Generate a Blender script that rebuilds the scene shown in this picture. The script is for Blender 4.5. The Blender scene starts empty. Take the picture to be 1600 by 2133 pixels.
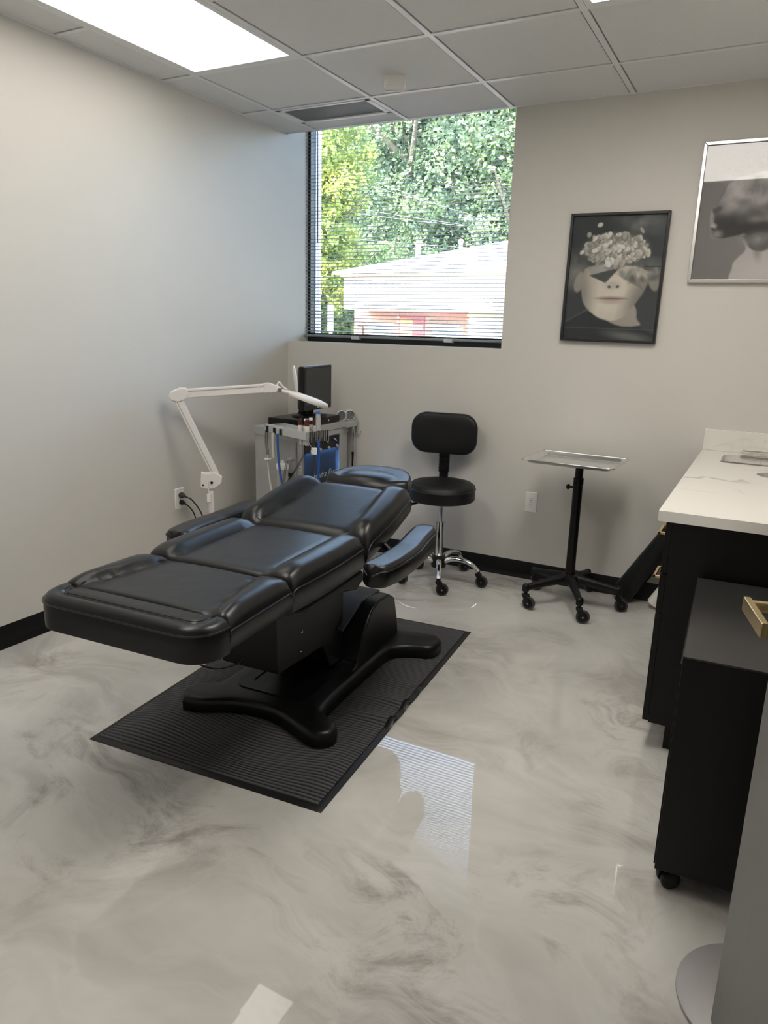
import bpy, math, random
import numpy as np
from mathutils import Matrix, Vector

random.seed(7); RNG = np.random.default_rng(7)
PI = math.pi
SC = bpy.context.scene
COL = SC.collection

# ------------------------------------------------------------------ camera
def look(yaw, pitch, roll):
    f = Vector((-math.sin(yaw)*math.cos(pitch), math.cos(yaw)*math.cos(pitch), -math.sin(pitch)))
    r = Vector((math.cos(yaw), math.sin(yaw), 0)); u = r.cross(f)
    c, s = math.cos(roll), math.sin(roll)
    r2 = r*c + u*s; u2 = u*c - r*s
    return Matrix((r2, u2, -f)).transposed()
cd = bpy.data.cameras.new('camera'); cam = bpy.data.objects.new('camera', cd); COL.objects.link(cam)
cd.sensor_fit = 'VERTICAL'; cd.sensor_height = 36.0; cd.lens = 1517.68*36/2133
cd.clip_start = 0.05; cd.clip_end = 300
cam.matrix_world = Matrix.Translation((2.8277, -4.0148, 1.4008)) @ look(0.4796, 0.2452, 0.0276).to_4x4()
SC.camera = cam

# ------------------------------------------------------------------ world, sun, exposure
SKY_STRENGTH = 2.1
SUN_STRENGTH = 1.0
w = bpy.data.worlds.new('sky'); SC.world = w; w.use_nodes = True
nt = w.node_tree; nt.nodes.clear()
sky = nt.nodes.new('ShaderNodeTexSky'); sky.sky_type = 'NISHITA'; sky.sun_disc = False
sky.sun_elevation = math.radians(52); sky.sun_rotation = math.radians(200); sky.air_density = 1.1; sky.dust_density = 5.0; sky.ozone_density = 0.9
bg = nt.nodes.new('ShaderNodeBackground'); bg.inputs[1].default_value = SKY_STRENGTH
wo = nt.nodes.new('ShaderNodeOutputWorld')
nt.links.new(sky.outputs[0], bg.inputs[0]); nt.links.new(bg.outputs[0], wo.inputs[0])
sd = bpy.data.lights.new('sun', 'SUN'); sd.energy = SUN_STRENGTH; sd.angle = math.radians(0.6); sd.color = (1.0, 0.95, 0.86)
sun = bpy.data.objects.new('sun', sd); COL.objects.link(sun)
sun.rotation_euler = Vector((0.38, 0.72, -1.0)).to_track_quat('-Z', 'Y').to_euler()
SC.view_settings.view_transform = 'Standard'; SC.view_settings.look = 'None'
SC.view_settings.gamma = 1.0; SC.view_settings.exposure = 0.50; SC.view_settings.use_curve_mapping = False

# ------------------------------------------------------------------ materials
MATS = {}
def mat(name, col, rough=0.5, metal=0.0, var=0.06, scale=18.0, bump=0.0, bscale=None, spec=0.5, coat=0.0, coat_rough=0.05,
        emis=0.0, ecol=None, trans=0.0, alpha=1.0, ior=1.5, stretch=None):
    """Principled surface with a procedural tint variation and optional fine relief."""
    if name in MATS: return MATS[name]
    m = bpy.data.materials.new(name); m.use_nodes = True; MATS[name] = m
    nt = m.node_tree; b = nt.nodes['Principled BSDF']
    tc = nt.nodes.new('ShaderNodeTexCoord'); src = tc.outputs['Object']
    if stretch:
        mp = nt.nodes.new('ShaderNodeMapping'); mp.inputs['Scale'].default_value = stretch
        nt.links.new(src, mp.inputs[0]); src = mp.outputs[0]
    no = nt.nodes.new('ShaderNodeTexNoise'); no.inputs['Scale'].default_value = scale; no.inputs['Detail'].default_value = 4
    nt.links.new(src, no.inputs['Vector'])
    mx = nt.nodes.new('ShaderNodeMix'); mx.data_type = 'RGBA'
    c = Vector(col)
    mx.inputs[6].default_value = (*[max(0, x*(1-var)) for x in c], 1); mx.inputs[7].default_value = (*[min(1, x*(1+var)) for x in c], 1)
    nt.links.new(no.outputs[0], mx.inputs[0]); nt.links.new(mx.outputs[2], b.inputs['Base Color'])
    b.inputs['Roughness'].default_value = rough; b.inputs['Metallic'].default_value = metal
    b.inputs['Specular IOR Level'].default_value = spec; b.inputs['IOR'].default_value = ior
    b.inputs['Coat Weight'].default_value = coat; b.inputs['Coat Roughness'].default_value = coat_rough
    b.inputs['Transmission Weight'].default_value = trans; b.inputs['Alpha'].default_value = alpha
    if emis:
        b.inputs['Emission Color'].default_value = (*(ecol or col), 1); b.inputs['Emission Strength'].default_value = emis
    if bump:
        n2 = nt.nodes.new('ShaderNodeTexNoise'); n2.inputs['Scale'].default_value = bscale or scale*6; n2.inputs['Detail'].default_value = 3
        nt.links.new(src, n2.inputs['Vector'])
        bp = nt.nodes.new('ShaderNodeBump'); bp.inputs['Strength'].default_value = bump; bp.inputs['Distance'].default_value = 0.002
        nt.links.new(n2.outputs[0], bp.inputs['Height']); nt.links.new(bp.outputs[0], b.inputs['Normal'])
    return m

def glassy(name, tint, refl=0.06, rough=0.02):
    m = bpy.data.materials.new(name); m.use_nodes = True; nt = m.node_tree; nt.nodes.clear(); MATS[name] = m
    t = nt.nodes.new('ShaderNodeBsdfTransparent'); t.inputs[0].default_value = (*tint, 1)
    g = nt.nodes.new('ShaderNodeBsdfGlossy'); g.inputs['Roughness'].default_value = rough
    fr = nt.nodes.new('ShaderNodeFresnel'); fr.inputs[0].default_value = 1.0 + refl*8
    mx = nt.nodes.new('ShaderNodeMixShader'); o = nt.nodes.new('ShaderNodeOutputMaterial')
    nt.links.new(fr.outputs[0], mx.inputs[0]); nt.links.new(t.outputs[0], mx.inputs[1]); nt.links.new(g.outputs[0], mx.inputs[2])
    nt.links.new(mx.outputs[0], o.inputs[0])
    return m

def floor_mat():
    m = bpy.data.materials.new('marbled_epoxy'); m.use_nodes = True; nt = m.node_tree; b = nt.nodes['Principled BSDF']
    N, L = nt.nodes.new, nt.links.new
    tc = N('ShaderNodeTexCoord')
    wn = N('ShaderNodeTexNoise'); wn.inputs['Scale'].default_value = 1.1; wn.inputs['Detail'].default_value = 3
    L(tc.outputs['Object'], wn.inputs['Vector'])
    s1 = N('ShaderNodeVectorMath'); s1.operation = 'SUBTRACT'; s1.inputs[1].default_value = (.5, .5, .5); L(wn.outputs['Color'], s1.inputs[0])
    s2 = N('ShaderNodeVectorMath'); s2.operation = 'MULTIPLY_ADD'; s2.inputs[1].default_value = (.9, .9, .9)
    L(s1.outputs[0], s2.inputs[0]); L(tc.outputs['Object'], s2.inputs[2])
    mp = N('ShaderNodeMapping'); mp.inputs['Rotation'].default_value = (0, 0, 0.5); mp.inputs['Scale'].default_value = (1.0, 1.7, 1); L(s2.outputs[0], mp.inputs[0])
    n1 = N('ShaderNodeTexNoise'); n1.inputs['Scale'].default_value = 1.5; n1.inputs['Detail'].default_value = 7; n1.inputs['Roughness'].default_value = .55; n1.inputs['Distortion'].default_value = .6
    L(mp.outputs[0], n1.inputs['Vector'])
    r1 = N('ShaderNodeValToRGB'); e = r1.color_ramp.elements
    e[0].position = .30; e[0].color = (.42, .40, .37, 1); e[1].position = .72; e[1].color = (.66, .645, .61, 1)
    k = e.new(.48); k.color = (.55, .535, .50, 1); L(n1.outputs[0], r1.inputs[0])
    # smoky brown wisps in patches
    n2 = N('ShaderNodeTexNoise'); n2.inputs['Scale'].default_value = 2.0; n2.inputs['Detail'].default_value = 9; n2.inputs['Distortion'].default_value = .9; n2.inputs['Roughness'].default_value = .72
    L(mp.outputs[0], n2.inputs['Vector'])
    r2 = N('ShaderNodeValToRGB'); e = r2.color_ramp.elements; e[0].position = .49; e[0].color = (0, 0, 0, 1); e[1].position = .64; e[1].color = (1, 1, 1, 1)
    L(n2.outputs[0], r2.inputs[0])
    n3 = N('ShaderNodeTexNoise'); n3.inputs['Scale'].default_value = .95; n3.inputs['Detail'].default_value = 2; L(s2.outputs[0], n3.inputs['Vector'])
    r3 = N('ShaderNodeValToRGB'); e = r3.color_ramp.elements; e[0].position = .48; e[0].color = (0, 0, 0, 1); e[1].position = .66; e[1].color = (1, 1, 1, 1)
    L(n3.outputs[0], r3.inputs[0])
    mu = N('ShaderNodeMath'); mu.operation = 'MULTIPLY'; L(r2.outputs[0], mu.inputs[0]); L(r3.outputs[0], mu.inputs[1])
    mx = N('ShaderNodeMix'); mx.data_type = 'RGBA'; mx.inputs[7].default_value = (.24, .212, .19, 1)
    mk = N('ShaderNodeMath'); mk.operation = 'MULTIPLY'; mk.inputs[1].default_value = .85; L(mu.outputs[0], mk.inputs[0])
    L(mk.outputs[0], mx.inputs[0]); L(r1.outputs[0], mx.inputs[6])
    # pale milky veins
    n4 = N('ShaderNodeTexNoise'); n4.inputs['Scale'].default_value = 1.9; n4.inputs['Detail'].default_value = 6; n4.inputs['Distortion'].default_value = 1.6; L(mp.outputs[0], n4.inputs['Vector'])
    r4 = N('ShaderNodeValToRGB'); e = r4.color_ramp.elements; e[0].position = .44; e[0].color = (0, 0, 0, 1); e[1].position = .56; e[1].color = (0, 0, 0, 1)
    k = e.new(.5); k.color = (.22, .22, .22, 1); L(n4.outputs[0], r4.inputs[0])
    mx2 = N('ShaderNodeMix'); mx2.data_type = 'RGBA'; mx2.inputs[7].default_value = (.68, .665, .63, 1)
    L(r4.outputs[0], mx2.inputs[0]); L(mx.outputs[2], mx2.inputs[6])
    # little round bubbles in the resin
    vo = N('ShaderNodeTexVoronoi'); vo.inputs['Scale'].default_value = 3.2; vo.feature = 'F1'; L(tc.outputs['Object'], vo.inputs['Vector'])
    r5 = N('ShaderNodeValToRGB'); e = r5.color_ramp.elements; e[0].position = .035; e[0].color = (.35, .35, .35, 1); e[1].position = .055; e[1].color = (0, 0, 0, 1)
    L(vo.outputs['Distance'], r5.inputs[0])
    mx3 = N('ShaderNodeMix'); mx3.data_type = 'RGBA'; mx3.inputs[7].default_value = (.70, .68, .65, 1); L(r5.outputs[0], mx3.inputs[0]); L(mx2.outputs[2], mx3.inputs[6])
    L(mx3.outputs[2], b.inputs['Base Color'])
    b.inputs['Roughness'].default_value = .015; b.inputs['IOR'].default_value = 1.55
    bn = N('ShaderNodeTexNoise'); bn.inputs['Scale'].default_value = 6; bn.inputs['Detail'].default_value = 1; L(tc.outputs['Object'], bn.inputs['Vector'])
    bp = N('ShaderNodeBump'); bp.inputs['Strength'].default_value = .035; bp.inputs['Distance'].default_value = .004
    L(bn.outputs[0], bp.inputs['Height']); L(bp.outputs[0], b.inputs['Normal'])
    return m

def quartz_mat():
    m = bpy.data.materials.new('veined_quartz'); m.use_nodes = True; nt = m.node_tree; b = nt.nodes['Principled BSDF']; N, L = nt.nodes.new, nt.links.new
    tc = N('ShaderNodeTexCoord'); n = N('ShaderNodeTexNoise'); n.inputs['Scale'].default_value = 1.15; n.inputs['Detail'].default_value = 5; n.inputs['Distortion'].default_value = .5
    L(tc.outputs['Object'], n.inputs['Vector'])
    r = N('ShaderNodeValToRGB'); e = r.color_ramp.elements; e[0].position = .494; e[0].color = (0, 0, 0, 1); e[1].position = .508; e[1].color = (0, 0, 0, 1)
    k = e.new(.501); k.color = (1, 1, 1, 1); L(n.outputs[0], r.inputs[0])
    n2 = N('ShaderNodeTexNoise'); n2.inputs['Scale'].default_value = 3.0; L(tc.outputs['Object'], n2.inputs['Vector'])
    r2 = N('ShaderNodeValToRGB'); r2.color_ramp.elements[0].position = .40; r2.color_ramp.elements[1].position = .62; L(n2.outputs[0], r2.inputs[0])
    mu = N('ShaderNodeMath'); mu.operation = 'MULTIPLY'; L(r.outputs[0], mu.inputs[0]); L(r2.outputs[0], mu.inputs[1])
    mx = N('ShaderNodeMix'); mx.data_type = 'RGBA'; mx.inputs[6].default_value = (.78, .755, .71, 1); mx.inputs[7].default_value = (.44, .41, .375, 1); L(mu.outputs[0], mx.inputs[0]); L(mx.outputs[2], b.inputs['Base Color'])
    b.inputs['Roughness'].default_value = .16
    return m

def leaf_mat(name, c1, c2, c3):
    m = bpy.data.materials.new(name); m.use_nodes = True; nt = m.node_tree; b = nt.nodes['Principled BSDF']; N, L = nt.nodes.new, nt.links.new
    tc = N('ShaderNodeTexCoord'); n = N('ShaderNodeTexNoise'); n.inputs['Scale'].default_value = .9; n.inputs['Detail'].default_value = 6; L(tc.outputs['Object'], n.inputs['Vector'])
    r = N('ShaderNodeValToRGB'); e = r.color_ramp.elements; e[0].position = .36; e[0].color = (*c1, 1); e[1].position = .66; e[1].color = (*c3, 1); k = e.new(.5); k.color = (*c2, 1)
    L(n.outputs[0], r.inputs[0]); L(r.outputs[0], b.inputs['Base Color']); b.inputs['Roughness'].default_value = .5
    tr = N('ShaderNodeBsdfTranslucent'); L(r.outputs[0], tr.inputs[0])
    mx = N('ShaderNodeMixShader'); mx.inputs[0].default_value = .4; o = nt.nodes['Material Output']
    L(b.outputs[0], mx.inputs[1]); L(tr.outputs[0], mx.inputs[2]); L(mx.outputs[0], o.inputs[0])
    return m

def leather_mat():
    m = bpy.data.materials.new('black_leather'); m.use_nodes = True; nt = m.node_tree; b = nt.nodes['Principled BSDF']; N, L = nt.nodes.new, nt.links.new
    b.inputs['Base Color'].default_value = (.006, .006, .0063, 1); b.inputs['IOR'].default_value = 1.5; b.inputs['Specular IOR Level'].default_value = .42
    tc = N('ShaderNodeTexCoord'); n = N('ShaderNodeTexNoise'); n.inputs['Scale'].default_value = 18; n.inputs['Detail'].default_value = 3; L(tc.outputs['Object'], n.inputs['Vector'])
    v = N('ShaderNodeTexVoronoi'); v.inputs['Scale'].default_value = 260; L(tc.outputs['Object'], v.inputs['Vector'])
    r = N('ShaderNodeMapRange'); r.inputs[3].default_value = .29; r.inputs[4].default_value = .36; L(n.outputs[0], r.inputs[0]); L(r.outputs[0], b.inputs['Roughness'])
    b1 = N('ShaderNodeBump'); b1.inputs['Strength'].default_value = .22; b1.inputs['Distance'].default_value = .003; L(n.outputs[0], b1.inputs['Height'])
    b2 = N('ShaderNodeBump'); b2.inputs['Strength'].default_value = .04; b2.inputs['Distance'].default_value = .0004; L(v.outputs['Distance'], b2.inputs['Height']); L(b1.outputs[0], b2.inputs['Normal'])
    L(b2.outputs[0], b.inputs['Normal'])
    return m

def attr_mat(name, rough=.6):
    m = bpy.data.materials.new(name); m.use_nodes = True; nt = m.node_tree; b = nt.nodes['Principled BSDF']
    a = nt.nodes.new('ShaderNodeAttribute'); a.attribute_name = 'ink'
    nt.links.new(a.outputs['Color'], b.inputs['Base Color']); b.inputs['Roughness'].default_value = rough
    return m

M_WALL = mat('greige_wall_paint', (.645, .622, .58), .55, var=.015, scale=6, bump=.12, bscale=180)
M_FLOOR = floor_mat()
M_TILE = mat('ceiling_tile_fibre', (.74, .74, .735), .9, var=.05, scale=160, bump=.5, bscale=260)
M_TEE = mat('white_tee_metal', (.78, .79, .79), .4, var=.02)
M_BASE = mat('black_vinyl_baseboard', (.005, .005, .0055), .4, spec=.3, var=.1, bump=.1)
M_LEATHER = leather_mat()
M_PIPING = mat('leather_piping', (.02, .02, .021), .3, var=.1)
M_VINYL = mat('black_vinyl', (.007, .0075, .008), .45, spec=.35, var=.1, bump=.15, bscale=400)
M_BPLAST = mat('black_plastic', (.004, .0042, .0045), .32, spec=.35, var=.1, bump=.15, bscale=500)
M_BPLAST2 = mat('soft_black_plastic', (.006, .0062, .0066), .42, spec=.3, var=.1)
M_CHROME = mat('chrome', (.72, .73, .74), .07, 1.0, var=.02)
M_STEEL = mat('brushed_steel', (.80, .805, .81), .26, 1.0, var=.05, stretch=(1, 40, 1), scale=30)
M_ALU = mat('silver_paint', (.50, .505, .51), .38, .35, var=.03)
M_ALUL = mat('light_silver_plastic', (.60, .61, .62), .35, .1, var=.03)
M_WHITEP = mat('white_plastic', (.88, .87, .85), .32, var=.02)
M_LAMPW = mat('lamp_white_enamel', (.82, .79, .78), .3, var=.02)
M_CAB = mat('black_cabinet_laminate', (.0035, .0036, .0038), .40, spec=.3, var=.1, scale=40)
M_CABTOP = mat('black_laminate_sheen_tint', (.020, .0195, .019), .30, var=.08, scale=40)  # rolling cabinet top: grey of the grazing reflection put into the colour
M_QUARTZ = quartz_mat()
M_SINK = mat('sink_ceramic', (.62, .61, .59), .15, var=.02)
M_BRASS = mat('satin_brass', (.66, .50, .25), .26, 1.0, var=.06)
M_DOOR = mat('grey_door_paint', (.15, .145, .14), .38, var=.10, scale=60, stretch=(1, 1, .04), bump=.1)
M_DISC = mat('grey_metal_disc', (.34, .32, .32), .5, .15, var=.05)
M_RUBBER = mat('rubber', (.009, .009, .010), .4, spec=.4, var=.15)
M_CARPET = mat('charcoal_carpet', (.10, .10, .106), .95, var=.4, scale=420, bump=.5, bscale=600, spec=.15)
M_GLASS = glassy('clear_glass', (.96, .985, .975), .055)
M_PICGLASS = glassy('picture_glass', (.98, .98, .98), .05)
M_BLUEPANEL = glassy('blue_acrylic', (.55, .70, .90), .05, .05)
_n = M_BLUEPANEL.node_tree; _o = [x for x in _n.nodes if x.type == 'OUTPUT_MATERIAL'][0]; _s = _o.inputs[0].links[0].from_socket
_d = _n.nodes.new('ShaderNodeBsdfDiffuse'); _d.inputs[0].default_value = (.10, .20, .33, 1); _m = _n.nodes.new('ShaderNodeMixShader'); _m.inputs[0].default_value = .16
_n.links.new(_s, _m.inputs[1]); _n.links.new(_d.outputs[0], _m.inputs[2]); _n.links.new(_m.outputs[0], _o.inputs[0])
M_CLEAR = glassy('clear_tubing', (.82, .82, .80), .05, .05)
M_HOSE = mat('milky_tubing', (.62, .60, .55), .25, var=.04)
M_BLUE = mat('blue_hose', (.02, .10, .38), .3, var=.05)
M_AMBER = mat('amber_glass', (.09, .02, .012), .12, var=.1)
M_PAPER = mat('paper_white', (.74, .71, .66), .7, var=.02)
M_SLAT = mat('grey_slat_aluminium', (.24, .27, .28), .42, .2, var=.03)
M_BLKFRAME = mat('black_frame', (.012, .012, .013), .35, var=.1)
M_SILFRAME = mat('silver_frame', (.70, .68, .66), .28, .9, var=.06, stretch=(30, 1, 30))
M_WINALU = mat('anodised_aluminium', (.62, .60, .70), .45, var=.03)
M_WINBLK = mat('window_black_frame', (.010, .012, .013), .4, var=.1)
M_DARKMESH = mat('vent_dark', (.03, .032, .036), .6, var=.1)
M_MESH = mat('vent_mesh_metal', (.32, .33, .34), .45, .2, var=.05)
M_SCREEN = mat('monitor_screen', (.020, .024, .024), .22, var=.05)
M_SLOT = mat('dark_slot', (.01, .01, .01), .6)
M_TEXTW = mat('white_print', (.75, .78, .80), .5)

# ------------------------------------------------------------------ mesh helpers
class MB:
    def __init__(s): s.v = []; s.f = []
    def add(s, v, f):
        o = len(s.v); s.v += [tuple(p) for p in v]; s.f += [tuple(i+o for i in q) for q in f]; return s
    def box(s, x0, x1, y0, y1, z0, z1):
        v = [(x, y, z) for z in (z0, z1) for y in (y0, y1) for x in (x0, x1)]
        return s.add(v, [(0, 2, 3, 1), (4, 5, 7, 6), (0, 1, 5, 4), (2, 6, 7, 3), (0, 4, 6, 2), (1, 3, 7, 5)])
    def obox(s, M, hx, hy, hz):
        t = MB().box(-hx, hx, -hy, hy, -hz, hz)
        return s.add([M @ Vector(p) for p in t.v], t.f)
    def tube(s, pts, r, n=10, cap=True, flat=1.0):
        P = [Vector(p) for p in pts]; k = len(P)
        rs = r if isinstance(r, (list, tuple)) else [r]*k
        T = [(P[min(i+1, k-1)]-P[max(i-1, 0)]).normalized() for i in range(k)]
        a = Vector((0, 0, 1)) if abs(T[0].z) < .9 else Vector((1, 0, 0))
        nrm = T[0].cross(a).normalized(); rings = []
        for i in range(k):
            if i:
                nrm = (nrm - T[i]*nrm.dot(T[i])).normalized()
            bi = T[i].cross(nrm)
            rings.append([P[i] + (nrm*math.cos(2*PI*j/n)*rs[i] + bi*math.sin(2*PI*j/n)*rs[i]*flat) for j in range(n)])
        return s.loft(rings, cap)
    def cyl(s, p0, p1, r0, r1=None, n=20, cap=True): return s.tube([p0, p1], [r0, r0 if r1 is None else r1], n, cap)
    def loft(s, rings, cap=True):
        n = len(rings[0]); v = [p for r in rings for p in r]; f = []
        for i in range(len(rings)-1):
            for j in range(n):
                a, b = i*n+j, i*n+(j+1) % n; f.append((a, b, b+n, a+n))
        if cap: f.append(tuple(reversed(range(n)))); f.append(tuple((len(rings)-1)*n+j for j in range(n)))
        return s.add(v, f)
    def lathe(s, prof, n=28, M=None):
        M = M or Matrix(); rings = [[M @ Vector((r*math.cos(2*PI*j/n), r*math.sin(2*PI*j/n), z)) for j in range(n)] for r, z in prof]
        return s.loft(rings, True)
    def prism(s, poly, z0, z1, M=None):
        M = M or Matrix()
        return s.loft([[M @ Vector((x, y, z)) for x, y in poly] for z in (z0, z1)], True)
    def build(s, name, m, parent=None, smooth=None, bevel=0, seg=2, subd=0):
        me = bpy.data.meshes.new(name); me.from_pydata(s.v, [], s.f); me.validate()
        import bmesh
        bm = bmesh.new(); bm.from_mesh(me); bmesh.ops.recalc_face_normals(bm, faces=bm.faces); bm.to_mesh(me); bm.free()
        me.materials.append(m)
        if smooth is not None:
            me.polygons.foreach_set('use_smooth', [True]*len(me.polygons)); me.set_sharp_from_angle(angle=math.radians(smooth))
        o = bpy.data.objects.new(name, me); COL.objects.link(o)
        if parent is not None: o.parent = parent
        if bevel:
            b = o.modifiers.new('bevel', 'BEVEL'); b.width = bevel; b.segments = seg; b.limit_method = 'ANGLE'; b.angle_limit = math.radians(40)
            if smooth is None:
                me.polygons.foreach_set('use_smooth', [True]*len(me.polygons)); me.set_sharp_from_angle(angle=math.radians(35))
                b.harden_normals = True
        if subd: q = o.modifiers.new('sub', 'SUBSURF'); q.levels = subd; q.render_levels = subd
        return o

def tag(o, label=None, cat=None, group=None, kind=None):
    if label: o['label'] = label
    if cat: o['category'] = cat
    if group: o['group'] = group
    if kind: o['kind'] = kind
    return o
def thing(name, label, cat, loc=(0, 0, 0), rz=0, group=None):
    o = bpy.data.objects.new(name, None); COL.objects.link(o); o.empty_display_size = .05
    o.location = loc; o.rotation_euler = (0, 0, rz); return tag(o, label, cat, group)
def struct(o): o['kind'] = 'structure'; return o
def dup(o, parent=None, M=None):
    c = o.copy(); COL.objects.link(c); c.parent = parent
    if M is not None: c.matrix_local = M
    for ch in o.children: dup(ch, c)
    return c
def arc(cx, cy, r, a0, a1, n): return [(cx+r*math.cos(a0+(a1-a0)*i/n), cy+r*math.sin(a0+(a1-a0)*i/n)) for i in range(n+1)]
def rrect(x0, x1, y0, y1, r, n=5):
    return arc(x1-r, y0+r, r, -PI/2, 0, n)+arc(x1-r, y1-r, r, 0, PI/2, n)+arc(x0+r, y1-r, r, PI/2, PI, n)+arc(x0+r, y0+r, r, PI, 1.5*PI, n)
def bez(pts, n=24):
    """smooth Catmull-Rom path through pts"""
    P = [Vector(p) for p in pts]; P = [P[0]*2-P[1]]+P+[P[-1]*2-P[-2]]; out = []
    for i in range(1, len(P)-2):
        for k in range(n):
            t = k/n; a, b, c, d = P[i-1:i+3]
            out.append(.5*((2*b)+(c-a)*t+(2*a-5*b+4*c-d)*t*t+(3*b-a-3*c+d)*t**3))
    return out+[P[-2]]
def text(name, s, size, m, parent, M, shear=0, depth=.0006, align='CENTER', thin=0):
    cu = bpy.data.curves.new(name, 'FONT'); cu.body = s; cu.size = size; cu.shear = shear; cu.extrude = depth; cu.align_x = align; cu.align_y = 'CENTER'; cu.resolution_u = 3; cu.offset = thin
    t = bpy.data.objects.new(name+'_curve', cu); COL.objects.link(t)
    me = bpy.data.meshes.new_from_object(t); bpy.data.objects.remove(t); me.name = name
    me.materials.clear(); me.materials.append(m)
    o = bpy.data.objects.new(name, me); COL.objects.link(o); o.parent = parent; o.matrix_local = M; return o
def plate_with_holes(name, outer, holes, z0, z1, m, parent=None):
    cu = bpy.data.curves.new(name, 'CURVE'); cu.dimensions = '2D'; cu.fill_mode = 'BOTH'; cu.extrude = (z1-z0)/2
    for ring in [outer]+holes:
        sp = cu.splines.new('POLY'); sp.points.add(len(ring)-1); sp.use_cyclic_u = True
        for p, (x, y) in zip(sp.points, ring): p.co = (x, y, 0, 1)
    t = bpy.data.objects.new(name+'_curve', cu); COL.objects.link(t)
    me = bpy.data.meshes.new_from_object(t); bpy.data.objects.remove(t); me.name = name
    me.transform(Matrix.Translation((0, 0, (z0+z1)/2))); me.materials.clear(); me.materials.append(m)
    o = bpy.data.objects.new(name, me); COL.objects.link(o); o.parent = parent; return o

# ================================================================== the room
RX, RY, H = 3.13, -4.9, 2.54
WX, SILL, RD = 1.4517, 1.312, .30      # window opening right edge, sill height, recess depth
floor = struct(MB().box(-.15, 4.5, RY-.15, .35, -.12, 0).build('floor', M_FLOOR))
struct(MB().box(-.15, 0, RY, RD, 0, 2.75).build('wall_left', M_WALL))
b = MB(); b.box(0, WX, 0, RD, 0, SILL); b.box(WX, RX+.15, 0, RD, 0, 2.75); b.box(0, WX, 0, RD, 2.70, 2.75)
struct(b.build('wall_back', M_WALL))
DY0, DY1 = -4.37, -3.45                # doorway in the right wall
b = MB(); b.box(RX, RX+.12, DY1, 0, 0, 2.75); b.box(RX, RX+.12, RY, DY0, 0, 2.75); b.box(RX, RX+.12, DY0, DY1, 2.1, 2.75)
struct(b.build('wall_right', M_WALL))
struct(MB().box(-.15, RX+.12, RY-.15, RY, 0, 2.75).build('wall_front', M_WALL))
b = MB(); b.box(4.4, 4.5, RY-.15, -2.6, 0, 2.75); b.box(RX+.12, 4.4, -2.7, -2.6, 0, 2.75); b.box(RX+.12, 4.4, RY-.15, RY, 0, 2.75)
struct(b.build('wall_hall', M_WALL))
# door casing
b = MB(); b.box(RX-.015, RX+.135, DY1-.02, DY1+.05, 0, 2.15); b.box(RX-.015, RX+.135, DY0-.05, DY0+.02, 0, 2.15); b.box(RX-.015, RX+.135, DY0-.05, DY1+.05, 2.08, 2.15)
struct(b.build('trim_1', M_DOOR, bevel=.003))

# ceiling: deck above, grid tees and lay-in tiles
ceil = struct(MB().box(-.15, 4.5, RY-.15, RD, 2.75, 2.85).build('ceiling', mat('plenum_deck', (.3, .3, .3), .8)))
GX, GY, S = .2123, -.4417, .6096
xs = [0]+[GX+i*S for i in range(5)]+[RX]; ys = [0]+[GY-j*S for j in range(8)]+[RY]
LIGHTS = {(1, 2), (1, 3), (4, 2), (4, 3), (2, 4), (2, 5)}
VENT = (1, 0)
tile_cache = {}
def ceiling_tile(x0, x1, y0, y1):
    sx, sy = x1-x0, y1-y0; key = (round(sx, 3), round(sy, 3))
    if key not in tile_cache:
        t = MB(); e = .018; hx, hy = sx/2, sy/2
        t.box(-hx+.006, hx-.006, -hy+.006, hy-.006, .012, .022); t.box(-hx+e, hx-e, -hy+e, hy-e, .003, .012)
        tile_cache[key] = t.build('ceiling_tile', M_TILE, ceil); o = tile_cache[key]
    else:
        o = tile_cache[key].copy(); COL.objects.link(o); o.parent = ceil
    o.location = ((x0+x1)/2, (y0+y1)/2, H)
for i in range(len(xs)-1):
    for j in range(len(ys)-1):
        if (i, j) in LIGHTS: continue
        if (i, j) == VENT: ceiling_tile(xs[i], xs[i+1], -.155, 0); continue
        ceiling_tile(xs[i], xs[i+1], ys[j+1], ys[j])
for x in xs[1:-1]:
    b = MB().box(x-.012, x+.012, RY, 0, H, H+.004).box(x-.002, x+.002, RY, 0, H+.004, H+.04).build('main_tee', M_TEE, ceil)
for j, y in enumerate(ys[1:-1]):
    for i in range(len(xs)-1):
        if (i, j) in LIGHTS and (i, j+1) in LIGHTS: continue
        MB().box(xs[i]+.012, xs[i+1]-.012, y-.012, y+.012, H+.0005, H+.0045).box(xs[i]+.012, xs[i+1]-.012, y-.002, y+.002, H+.0045, H+.03).build('cross_tee', M_TEE, ceil)
b = MB(); b.box(0, .02, RY, 0, H+.001, H+.005); b.box(RX-.02, RX, RY, 0, H+.001, H+.005); b.box(0, RX, RY, RY+.02, H+.001, H+.005); b.box(0, RX, -.02, 0, H+.001, H+.005); b.box(0, WX, -.004, 0, H+.001, H+.16)
b.build('wall_angle', M_TEE, ceil)
# hall ceiling
MB().box(RX+.12, 4.4, RY, -2.7, H, H+.02).build('hall_panel', M_TILE, ceil)

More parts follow.
